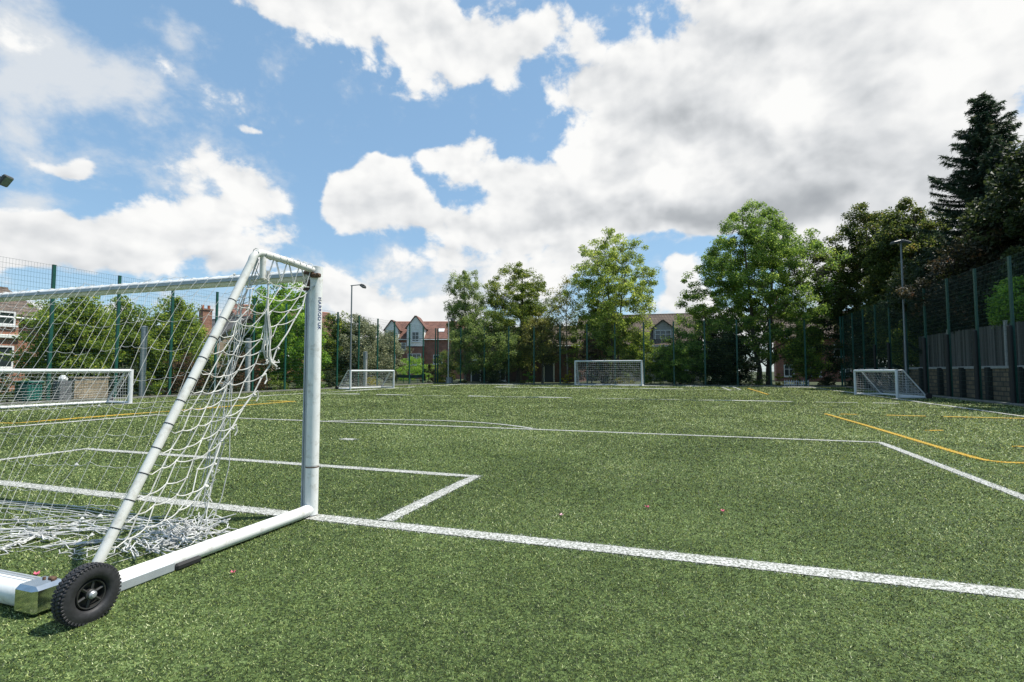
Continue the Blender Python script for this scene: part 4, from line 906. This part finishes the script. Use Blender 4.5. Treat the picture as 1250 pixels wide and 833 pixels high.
# spruces
def spruce(base, h, rad, label, seed, z0=.12, leaf='spruce', dens=2.0):
    r2 = np.random.default_rng(seed); g = empty('spruce_tree', base, label, 'tree', RG)
    w = MB(); w.tube([(0, 0, -.05), (0, 0, h*.5), (0, 0, h)], [.26, .15, .015], n=9)
    qs = []; vals = []
    z = z0*h
    while z < h*.985:
        f = (z/h-z0)/(1-z0); L_ = rad*(1-f)**.85*r2.uniform(.6, 1.2)+.15
        nb = int(r2.integers(5, 8)) if f < .85 else 4
        a0 = r2.uniform(0, 6.28)
        for q in range(nb):
            a = a0+2*pi*q/nb+r2.normal(0, .2); Lb = L_*r2.uniform(.45, 1.25); n = max(5, int(Lb/.22))
            t = np.linspace(0, 1, n); dz = (-.28*np.sin(t*pi*.62)+.20*t**3)*Lb*(1.05-.9*f) + (.35*f*t*Lb)
            pts_ = np.stack([cos(a)*Lb*t, sin(a)*Lb*t, z+dz], 1); w.tube(pts_, np.linspace(.04*(1-f)+.012, .006, n), n=4, cap=False)
            # sprays of needles on both sides, drooping
            m = int(max(24, Lb*78)*dens); tt = r2.random(m)**.72; c = np.stack([np.interp(tt, t, pts_[:, i]) for i in range(3)], 1)
            side = r2.choice([-1, 1], m); ln = (.16+.42*(1-tt)*min(1, Lb/2.2))*r2.uniform(.5, 1.3, m)
            dirv = np.stack([cos(a)*.6-sin(a)*side*.8, sin(a)*.6+cos(a)*side*.8, -.30+r2.normal(0, .25, m)], 1)
            e_ = c+dirv*ln[:, None]*r2.random(m)[:, None]; tv = dirv+r2.normal(0, .45, (m, 3)); tv /= np.linalg.norm(tv, axis=1)[:, None]
            nv = np.cross(tv, r2.normal(0, 1, (m, 3))); nv /= np.linalg.norm(nv, axis=1)[:, None]
            l = (.15*r2.uniform(.6, 1.5, m))[:, None]; qs.append(np.stack([e_-tv*l, e_-nv*.021, e_+tv*l, e_+nv*.021], 1)); vals.append(np.clip(r2.beta(2, 2.4, m)+r2.normal(0, .10), 0, 1))
        z += r2.uniform(.18, .32)*(1.15-.55*f)
    w.build('trunk', M['bark'], g, local=True); lf = MB(); lf.quads(np.concatenate(qs), np.concatenate(vals)); lf.build('crown', LM[leaf], g, local=True, rnd=True)
    return g
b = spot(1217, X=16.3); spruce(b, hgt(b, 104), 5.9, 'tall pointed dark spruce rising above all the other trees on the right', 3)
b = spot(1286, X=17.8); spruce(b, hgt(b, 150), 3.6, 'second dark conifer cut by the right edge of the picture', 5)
# --- left side, behind the left fence
LG = 'sunlit trees behind the left fence'
def left_tree(px, X, py, hw, leaf, label, nclump=300, per=80, lsize=.16, name='broadleaf_tree', prof=None, **kw):
    b = spot(px, X=X); h = hgt(b, py); k = 1/ppm(b)
    prof = prof or [(.06, hw*.7*k), (.3, hw*k), (.6, hw*.95*k), (.85, hw*.62*k), (1, hw*.15*k)]
    return crown_tree(name, label, 'tree', b, h, prof, leaf, nclump, per, lsize, kw.pop('trunk_r', .13), kw.pop('rc', .5), LG, **kw)
left_tree(88, -28.5, 350, 46, 'hazel', 'bushy sunlit tree beside the left brick house', 380, 85, .13, gap=.6)
left_tree(152, -29.0, 366, 42, 'hazel', 'sunlit bushy tree with a pointed tip behind the short grey post', 330, 85, .13, gap=.6)
left_tree(212, -28.3, 362, 44, 'hazel', 'rounded yellow-green tree just left of the brick chimney', 360, 85, .13, gap=.6)
left_tree(345, -27.8, 341, 50, 'bright', 'bright green leafy tree seen through the net beside the goal post', 430, 95, .16, gap=.5)
left_tree(300, -29.5, 392, 24, 'lime', 'small dark green tree right of the gable with a small window', 160, 85, .15, gap=.6)
left_tree(408, -29.5, 378, 26, 'lime', 'narrow green tree just right of the near goal post', 200, 85, .16, gap=.6)
left_tree(437, -28.0, 386, 40, 'silver', 'silvery green tree behind the far left floodlight', 380, 80, .15, gap=.55)
left_tree(470, -31.5, 402, 26, 'silver', 'silvery green tree in front of the left gable of the dormer house', 200, 80, .16, gap=.55)
left_tree(-95, -28.0, 360, 50, 'hazel', 'sunlit tree beyond the left edge behind the floodlight arm', 240, 80, .15, gap=.6)
# shrubs in beds round the pitch: (px, X or Y, top py, half width px, leaf, label)
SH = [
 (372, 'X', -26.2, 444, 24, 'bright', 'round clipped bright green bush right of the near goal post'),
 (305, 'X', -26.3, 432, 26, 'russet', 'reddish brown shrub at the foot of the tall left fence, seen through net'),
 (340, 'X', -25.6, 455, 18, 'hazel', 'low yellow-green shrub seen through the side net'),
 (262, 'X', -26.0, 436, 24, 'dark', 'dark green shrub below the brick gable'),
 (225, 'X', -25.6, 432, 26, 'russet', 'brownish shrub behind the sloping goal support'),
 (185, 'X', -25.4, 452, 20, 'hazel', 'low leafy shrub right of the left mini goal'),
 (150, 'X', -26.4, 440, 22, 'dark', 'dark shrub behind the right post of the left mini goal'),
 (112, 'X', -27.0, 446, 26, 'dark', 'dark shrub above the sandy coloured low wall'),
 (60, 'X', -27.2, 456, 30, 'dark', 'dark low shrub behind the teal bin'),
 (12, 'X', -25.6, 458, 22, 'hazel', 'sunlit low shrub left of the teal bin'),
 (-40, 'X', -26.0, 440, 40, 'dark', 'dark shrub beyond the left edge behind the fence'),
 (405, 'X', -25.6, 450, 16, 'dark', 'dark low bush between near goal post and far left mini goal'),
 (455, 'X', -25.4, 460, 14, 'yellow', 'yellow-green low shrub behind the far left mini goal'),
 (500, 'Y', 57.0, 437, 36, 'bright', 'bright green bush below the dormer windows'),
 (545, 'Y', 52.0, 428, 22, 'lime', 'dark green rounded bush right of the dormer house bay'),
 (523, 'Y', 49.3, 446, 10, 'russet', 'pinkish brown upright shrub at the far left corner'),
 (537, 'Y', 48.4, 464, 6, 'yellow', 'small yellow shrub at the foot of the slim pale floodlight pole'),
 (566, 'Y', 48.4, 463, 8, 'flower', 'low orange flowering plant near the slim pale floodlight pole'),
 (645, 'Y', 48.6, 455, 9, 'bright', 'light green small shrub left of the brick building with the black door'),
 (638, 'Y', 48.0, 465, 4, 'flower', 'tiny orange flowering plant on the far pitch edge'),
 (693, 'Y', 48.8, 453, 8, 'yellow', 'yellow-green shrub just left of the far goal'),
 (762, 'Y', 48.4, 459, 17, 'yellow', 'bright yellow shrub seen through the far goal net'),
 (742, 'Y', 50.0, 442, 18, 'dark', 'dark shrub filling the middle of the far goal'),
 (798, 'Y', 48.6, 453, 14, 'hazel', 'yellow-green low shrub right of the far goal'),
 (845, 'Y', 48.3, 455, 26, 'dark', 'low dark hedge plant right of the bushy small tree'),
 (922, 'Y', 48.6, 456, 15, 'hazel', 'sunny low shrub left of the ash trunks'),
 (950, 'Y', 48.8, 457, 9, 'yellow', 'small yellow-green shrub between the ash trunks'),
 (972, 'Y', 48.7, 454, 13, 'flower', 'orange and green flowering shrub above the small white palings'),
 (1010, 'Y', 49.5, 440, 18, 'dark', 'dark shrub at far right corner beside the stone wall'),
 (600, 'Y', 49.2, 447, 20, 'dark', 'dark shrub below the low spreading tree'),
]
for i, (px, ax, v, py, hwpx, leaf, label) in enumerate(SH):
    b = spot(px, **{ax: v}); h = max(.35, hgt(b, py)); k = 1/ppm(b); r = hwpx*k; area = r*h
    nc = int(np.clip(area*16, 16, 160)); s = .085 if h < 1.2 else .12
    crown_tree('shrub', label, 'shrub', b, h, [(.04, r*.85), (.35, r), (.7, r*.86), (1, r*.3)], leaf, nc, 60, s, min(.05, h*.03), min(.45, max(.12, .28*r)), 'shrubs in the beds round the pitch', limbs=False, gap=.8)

# ------------------------------------------------------------------ buildings
def window(parent, c, w, h, face, style='casement', depth=.09, sill=True):
    """window centred at c on a facade facing -Y ('f') or +X ('x') in the building's own space; frame stands 3 cm proud"""
    def B(mb, u, v, du, dv, n, dn):
        if face == 'f': mb.box((c[0]+u, c[1]-n, c[2]+v), (du, dn, dv))
        else: mb.box((c[0]+n, c[1]+u, c[2]+v), (dn, du, dv))
    fr = MB(); t = .085
    B(fr, 0, h/2-t/2, w, t, .02, depth); B(fr, 0, -h/2+t/2, w, t, .02, depth)
    B(fr, -w/2+t/2, 0, t, h-2*t, .02, depth); B(fr, w/2-t/2, 0, t, h-2*t, .02, depth)
    nm = 1 if w < 1.1 else (2 if w < 1.9 else 3)
    for q in range(1, nm): B(fr, -w/2+w*q/nm, 0, .06, h-2*t, .016, depth*.8)
    B(fr, 0, h*.12, w-2*t, .05, .012, depth*.7)
    if sill: B(fr, 0, -h/2-.05, w+.2, .09, .05, .16)
    o = fr.build('window', M['frame_white'], parent, local=True)
    p_ = MB(); B(p_, 0, 0, w-t, h-t, .008, .02); p_.build('pane', M['pane'], o, local=True)
    return o
def house(label, loc, rz, w, d, eave, ridge, wall, roof, gable='x', chim=(), name='brick_house', over=.3, group=None):
    """front faces local -Y, spans x 0..w, y 0..d; ridge along x (gable='x') or along y (gable='y')"""
    g = empty(name, loc, label, 'house', group, rz=rz)
    b = MB(); b.box((w/2, d/2, eave/2), (w, d, eave))
    if gable == 'x':
        for x in (.001, w-.001): b.tris([[(x, 0, eave), (x, d, eave), (x, d/2, ridge)]])
    else:
        for y in (.001, d-.001): b.tris([[(0, y, eave), (w, y, eave), (w/2, y, ridge)]])
    b.build('wall', M[wall], g, local=True)
    r = MB(); t = .14
    def slope(a, b_, c, d_):
        q = np.array([a, b_, c, d_], float); n = np.cross(q[1]-q[0], q[3]-q[0]); n /= np.linalg.norm(n); n *= t if n[2] > 0 else -t
        top = q+n; v = np.concatenate([q, top]); r.add(v, [(0, 1, 2, 3), (4, 5, 6, 7), (0, 1, 5, 4), (1, 2, 6, 5), (2, 3, 7, 6), (3, 0, 4, 7)])
    if gable == 'x':
        dz = over*(ridge-eave)/(d/2)
        slope((-over, -over, eave-dz+.02), (w+over, -over, eave-dz+.02), (w+over, d/2, ridge+.02), (-over, d/2, ridge+.02)); slope((-over, d+over, eave-dz+.02), (w+over, d+over, eave-dz+.02), (w+over, d/2, ridge+.02), (-over, d/2, ridge+.02))
    else:
        dz = over*(ridge-eave)/(w/2)
        slope((-over, -over, eave-dz+.02), (-over, d+over, eave-dz+.02), (w/2, d+over, ridge+.02), (w/2, -over, ridge+.02)); slope((w+over, -over, eave-dz+.02), (w+over, d+over, eave-dz+.02), (w/2, d+over, ridge+.02), (w/2, -over, ridge+.02))
    ro = r.build('roof', M[roof], g, local=True)
    rd = MB()
    if gable == 'x': rd.tube([(-over, d/2, ridge+.14), (w+over, d/2, ridge+.14)], .12, n=6)
    else: rd.tube([(w/2, -over, ridge+.14), (w/2, d+over, ridge+.14)], .12, n=6)
    rd.build('ridge_tiles', M['terracotta' if roof == 'roof_red' else roof], ro, local=True)
    gt = MB()
    if gable == 'x': gt.tube([(-over, -over-.06, eave-dz), (w+over, -over-.06, eave-dz)], .06, n=6)
    else:
        for x in (-over-.06, w+over+.06): gt.tube([(x, -over, eave-dz), (x, d+over, eave-dz)], .06, n=6)
    gt.build('gutter', M['frame_white'], ro, local=True)
    for (cx, cy, top, cw) in chim:
        cm = 'brick_orange' if wall == 'brick_buff' else wall
        c_ = MB(); c_.box((cx, cy, (eave+top)/2), (cw, .6, top-eave)); c_.box((cx, cy, top+.06), (cw+.12, .72, .12)); o = c_.build('chimney', M[cm], ro, local=True)
        p_ = MB()
        for q in np.linspace(-cw/3, cw/3, 2): p_.lathe([(.10, 0), (.11, .30), (.085, .31), (.08, .1)], n=10, c=(cx+q, cy, top+.11))
        p_.build('chimney_pots', M['terracotta'], o, local=True)
    return g
def dormer(g, cx, y0, zb, w, h, rise, wall, roof, depth=2.5, win=(1.0, 1.3), fascia=True):
    """gabled dormer whose face stands at y0"""
    b = MB(); b.box((cx, y0+depth/2, zb+h/2), (w, depth, h)); b.tris([[(cx-w/2, y0+.001, zb+h), (cx+w/2, y0+.001, zb+h), (cx, y0+.001, zb+h+rise)]])
    o = b.build('dormer', M[wall], g, local=True)
    r = MB()
    for s in (-1, 1):
        q = np.array([(cx+s*(w/2+.2), y0-.18, zb+h-.2*rise/(w/2)), (cx+s*(w/2+.2), y0+depth+.6, zb+h-.2*rise/(w/2)), (cx, y0+depth+.6, zb+h+rise+.02), (cx, y0-.18, zb+h+rise+.02)]); n = np.array([s*rise, 0, w/2]); n = n/np.linalg.norm(n)*.12
        r.add(np.concatenate([q, q+n]), [(0, 1, 2, 3), (4, 5, 6, 7), (0, 1, 5, 4), (1, 2, 6, 5), (2, 3, 7, 6), (3, 0, 4, 7)])
    r.build('dormer_roof', M[roof], o, local=True)
    window(o, (cx, y0, zb+h*.5), win[0], win[1], 'f')
    return o
# dormer house beyond the far left corner, square on to the camera
Dh = 80.0
def at_depth(px, py, D):
    d = ray(px, py); d = d/(d@np.array([fw[0], fw[1], 0]))*cos(PITCH); return d*D + np.array([0, 0, H])
A = at_depth(474, 465, Dh); B_ = at_depth(568, 465, Dh); rz = math.atan2(B_[1]-A[1], B_[0]-A[0]); Wd = np.linalg.norm((B_-A)[:2])
u = Dh/F
dh = house('red brick house with two pale gabled dormers and a red tiled roof', (A[0], A[1], 0), rz, Wd, 9.0, 6.2, 9.0, 'brick_red', 'roof_red', chim=((Wd*.92, 4.5, 9.9, .9),))
dormer(dh, 4*u, -.35, 5.6, 16*u, 2.0, 1.35, 'render', 'roof_red', 3.4, (.9, 1.3)); dormer(dh, 33*u, -.35, 5.0, 21*u, 2.9, 1.7, 'render', 'roof_red', 3.4, (1.1, 1.5))
bay = MB(); bay.box((33*u, -.5, 2.4), (20*u, 1.0, 4.8)); bo = bay.build('bay', M['brick_red'], dh, local=True); window(bo, (33*u, -1.0, 3.0), 2.0, 1.7, 'f'); window(dh, (4*u, 0, 3.0), 1.2, 1.5, 'f'); window(dh, (60*u, 0, 3.0), 1.4, 1.4, 'f'); window(dh, (18*u, 0, 5.0), .8, 1.1, 'f')
sk = MB(); sk.box((62*u, 1.95, 7.62), (.95, 1.0, .1), rot=np.array([[1, 0, 0], [0, cos(.56), -sin(.56)], [0, sin(.56), cos(.56)]])); sk.build('skylight', M['frame_white'], dh, local=True)
# dark brick terrace low behind the trees
A = at_depth(566, 470, 62); tr = house('long dark brick building with white windows and a black door under the far trees', (A[0], A[1], 0), radians(3), 13.6, 8, 4.2, 6.4, 'brick_dark', 'roof_brown', chim=((6.5, 4, 7.2, .8),), name='brick_building')
uu = 62/F
def ux(px): return (px-566)*uu
window(tr, (ux(605), 0, 1.05), 1.5, 1.9, 'f'); window(tr, (ux(616), 0, 1.05), .7, 1.9, 'f'); window(tr, (ux(581), 0, 3.1), 1.1, 1.1, 'f'); window(tr, (ux(655), 0, 3.0), 1.0, 1.1, 'f')
for px in (582, 672):
    b = MB(); b.box((ux(px), -.03, 1.02), (1.0, .10, 2.04)); o = b.build('door', M['door'], tr, local=True)
    b = MB()
    for s in (-1, 1): b.box((ux(px)+s*.57, -.04, 1.05), (.13, .12, 2.1))
    b.box((ux(px), -.04, 2.12), (1.27, .12, .14)); b.build('door_frame', M['frame_white'], o, local=True)
# brown roofed house with dormer right of the far goal
A = at_depth(704, 470, 66); u = 66/F
bh = house('buff house with a steep brown tiled roof and white dormer right of the far goal', (A[0], A[1], 0), radians(4), (847-704)*u, 9, 4.5, 8.4, 'render_cream', 'roof_brown', chim=((2.0, 4.5, 9.2, .9),), name='tiled_house')
dormer(bh, (806-704)*u, .5, 4.6, 22*u, 1.9, .9, 'render_cream', 'roof_brown', 3.0, (1.9, 1.35)); dormer(bh, (738-704)*u, .5, 4.6, 22*u, 1.9, .9, 'render_cream', 'roof_brown', 3.0, (1.7, 1.3))
for px in (722, 760, 795, 828): window(bh, ((px-704)*u, 0, 2.2), 1.5, 1.7, 'f')
b = MB(); b.box(((702-704)*u-.4, -.3, 2.6), (.55, .5, 5.2)); b.build('buff_pier', M['brick_buff'], bh, local=True)
# red brick house in the far right corner
A = at_depth(948, 472, 63); u = 63/F
rh = house('bright red brick house with grey tiled roof in the far right corner', (A[0], A[1], 0), radians(-6), (1052-948)*u, 8, 5.3, 8.3, 'brick_red', 'roof_brown', chim=((1.5, 4, 9.0, .8),))
for px in (966, 983, 1014, 1040): window(rh, ((px-948)*u, 0, 3.6), 1.0, 1.4, 'f')
for px in (962, 990, 1020): window(rh, ((px-948)*u, 0, 1.3), 1.1, 1.4, 'f')
# left house, front facing the pitch
lp = spot(-40, X=-35.5); lq = spot(50, X=-35.5); Wl = lq[1]-lp[1]
lh = house('orange brick house with white bay windows at the left edge of the picture', (-35.5, lp[1], 0), radians(90), Wl, 8, 4.3, 6.1, 'brick_orange', 'roof_brown', chim=((1.2, 4, 7.0, .8),))
# facade is local -Y = world +X; local x runs along world Y
for py, hh in ((393, .75), (411, .5), (437, 1.2)):
    zc = H + (HZ-py)/F*30.5
    if hh != .5: window(lh, (Wl-2.6, -.35, zc), 2.2, hh, 'f'); window(lh, (Wl-5.6, 0, zc), 1.3, hh, 'f')
    if hh == 1.3: window(lh, (Wl-.75, 0, zc), .95, 1.2, 'f')
b = MB(); b.box((Wl-2.6, -.18, 2.1), (2.6, .34, 4.2)); b.build('bay', M['brick_orange'], lh, local=True)
b = MB(); b.box((Wl-2.6, -.27, 3.12), (2.72, .5, .2), bev=.03); b.build('bay_fascia', M['render'], lh, local=True)
# gabled cottage with chimney behind the left trees
A = spot(254, X=-36.5)
ch = house('small pale brick house with a grey roof and orange chimney seen through the net', (A[0], A[1], 0), radians(78), 6.5, 7, 3.5, 5.7, 'brick_buff', 'roof_grey', gable='y', chim=((.35, 1.2, 6.2, .75),))
for x in (2.2, 4.6): window(ch, (x, 0, 3.2), .8, 1.0, 'f')
A = spot(300, X=-45.0)
h2 = house('red roofed house far behind the bright green tree', (A[0], A[1], 0), radians(70), 12, 8, 5.2, 8.6, 'brick_red', 'roof_red', chim=((6, 4, 9.4, .8),))
for x in (2, 5, 8, 10.5): window(h2, (x, 0, 3.6), 1.1, 1.3, 'f')

# ------------------------------------------------------------------ wall and plank fence on the right
XW = 12.3
g = empty('stone_wall', (XW, 6, 0), 'low sandy stone retaining wall behind the right mesh fence', 'wall')
b = MB(); b.box((.2, 20.75, .66), (.4, 41.5, 1.36)); b.build('stonework', M['stone'], g, local=True)
b = MB(); b.box((.19, 20.75, 1.40), (.5, 41.5, .12), bev=.02); b.build('coping', M['coping'], g, local=True)
for i in range(18):
    b = MB(); b.box((-.09, 1.2+i*2.35, .70), (.18, .26, 1.42), bev=.015); b.build('buttress', M['pad_black'], g, local=True)
g = empty('plank_fence', (XW+.25, 6, 1.46), 'weathered grey vertical plank fence standing on the stone wall', 'fence')
b = MB(); y = 0.0
while y < 30.5:
    wd = rng.uniform(.13, .16); hh = 1.78+rng.normal(0, .012); b.box((rng.normal(0, .006), y+wd/2, hh/2), (.022, wd-.006, hh)); y += wd
for z in (.35, 1.0, 1.6): b.box((.05, 15.2, z), (.06, 30.3, .09))
b.build('planks', M['planks'], g, local=True)
for i in range(12):
    b = MB(); hp = 1.85 if i % 2 == 0 else 1.2; b.box((-.09, .6+i*2.6, hp/2), (.10, .12, hp), bev=.008); b.box((-.085, .6+i*2.6, hp+.03), (.12, .14, .05), bev=.008); b.build('concrete_post', M['concrete'], g, local=True)

# ------------------------------------------------------------------ small things along the fence
def concrete_post(px, X, top, r, label):
    b = spot(px, X=X); h = hgt(b, top); g = empty('concrete_post', b, label, 'post', 'pale round posts behind the left fence')
    m = MB(); m.tube([(0, 0, -.05), (0, 0, h*.6), (0, 0, h-.55)], r, n=14); m.build('shaft', M['pole_light'], g, smooth=True, local=True)
    m = MB(); m.tube([(0, 0, h-.55), (0, 0, h-.02)], r*1.12, n=14); m.lathe([(r*1.2, h-.03), (r*1.2, h), (0, h+.05)], n=14); m.build('cap', M['galv'], g, smooth=True, local=True)
concrete_post(175, -25.3, 399, .13, 'thick pale capped post between left fence and sunlit trees')
concrete_post(303, -25.3, 414, .15, 'pale round post seen through the side net of the near goal')
concrete_post(446, -24.9, 430, .16, 'pale round post behind the far left mini goal')
b = spot(37, X=-25.2); g = empty('storage_bin', b, 'teal green plastic storage bin behind the left mini goal', 'bin', rz=radians(90))
m = MB(); m.box((0, 0, .40), (.66, .6, .72), bev=.05)
for k_ in range(6): m.box((-.25+k_*.1, -.302, .38), (.04, .03, .6), bev=.008)
m.build('body', M['bin_green'], g, local=True); m = MB(); m.box((0, -.01, .80), (.73, .68, .08), bev=.03); m.build('lid', M['bin_green'], g, local=True)
b = spot(78, X=-25.2); g = empty('utility_box', b, 'dark grey slatted box with a pale bag on top behind the left mini goal', 'box', rz=radians(90))
m = MB(); m.box((0, 0, .42), (.46, .46, .8), bev=.015)
for k_ in range(6): m.box((0, -.235, .14+k_*.12), (.40, .02, .05))
m.build('cabinet', M['box_grey'], g, local=True)
b2 = (b[0], b[1], .84); m = MB(); m.lathe([(0, -.01), (.13, 0), (.17, .07), (.15, .15), (.08, .21), (.03, .23), (0, .23)], n=14, c=b2); bag = m
v = bag.v[0]; v += rng.normal(0, .012, v.shape)*np.array([1, 1, .5]); o = bag.build('bag', M['white_plain'], None, smooth=True); tag(o, 'crumpled pale bag lying on the dark grey slatted box', 'bag')
b = spot(90, X=-26.2); c = spot(131, X=-26.2); g = empty('garden_wall', (-26.2, b[1], 0), 'low sandy coloured block wall behind the left mini goal', 'wall')
m = MB(); m.box((0, (c[1]-b[1])/2, .45), (.3, c[1]-b[1], .9)); m.build('blockwork', M['sandstone'], g, local=True); m = MB(); m.box((0, (c[1]-b[1])/2, .93), (.38, c[1]-b[1]+.06, .07), bev=.015); m.build('coping', M['sandstone'], g, local=True)
# dark green covered rail in the far left corner
A = spot(484, Y=48.9); B_ = spot(519, Y=48.9); wd = B_[0]-A[0]; g = empty('covered_rail', (A[0], 48.9, 0), 'low dark green sheeted rail in the far left corner', 'barrier')
m = MB(); n_ = 16
xs_ = np.linspace(0, wd, n_); q1 = np.stack([xs_, np.zeros(n_), .92-.10*np.sin(xs_/wd*pi)], 1); q0 = q1-np.array([0, 0, .34]); q0[:, 1] += .03*np.sin(xs_*7)
m.quads(np.stack([q0[:-1], q0[1:], q1[1:], q1[:-1]], 1)); m.quads(np.stack([q0[:-1], q0[1:], q1[1:], q1[:-1]], 1)[:, ::-1]+np.array([0, .02, 0])); m.build('sheet', M['dark_green_cover'], g, local=True)
for i in range(5):
    m = MB(); m.tube([(wd*i/4, .04, 0), (wd*i/4, .04, .98)], .035, n=8); m.build('rail_post', M['pole_light' if i in (2, 3) else 'fence_green'], g, local=True)
m = MB(); m.tube([(0, .05, .25), (wd, .05, .25)], .025, n=6); m.tube([(0, .05, .55), (wd, .05, .55)], .025, n=6); m.build('rails', M['fence_green'], g, local=True)
# small white palings in the far right corner
A = spot(957, Y=48.0); g = empty('picket_fence', A, 'short run of small white palings beside the ash trunk', 'fence'); m = MB()
for i in range(11): m.box((i*.17, 0, .24), (.07, .02, .48)); m.tris([[(i*.17-.035, -.01, .48), (i*.17+.035, -.01, .48), (i*.17, -.01, .54)]])
m.build('palings', M['frame_white'], g, local=True); m = MB(); m.box((.85, .025, .15), (1.8, .02, .05)); m.box((.85, .025, .38), (1.8, .02, .05)); m.build('rails', M['frame_white'], g, local=True)
# small timber planter near the slim pole
A = spot(549, Y=48.2); g = empty('planter', A, 'small weathered planter box beside the slim pale floodlight pole', 'planter'); m = MB()
for k_ in range(3): m.box((0, 0, .12+k_*.2), (.55-.004*k_, .45, .18), bev=.01)
m.build('box', M['concrete'], g, local=True); m = MB(); m.box((0, 0, .615), (.6, .5, .03)); m.build('rim', M['timber'], g, local=True)
scene.cycles.use_denoising = True
scene.cycles.max_bounces = 6; scene.cycles.diffuse_bounces = 4; scene.cycles.transparent_max_bounces = 4
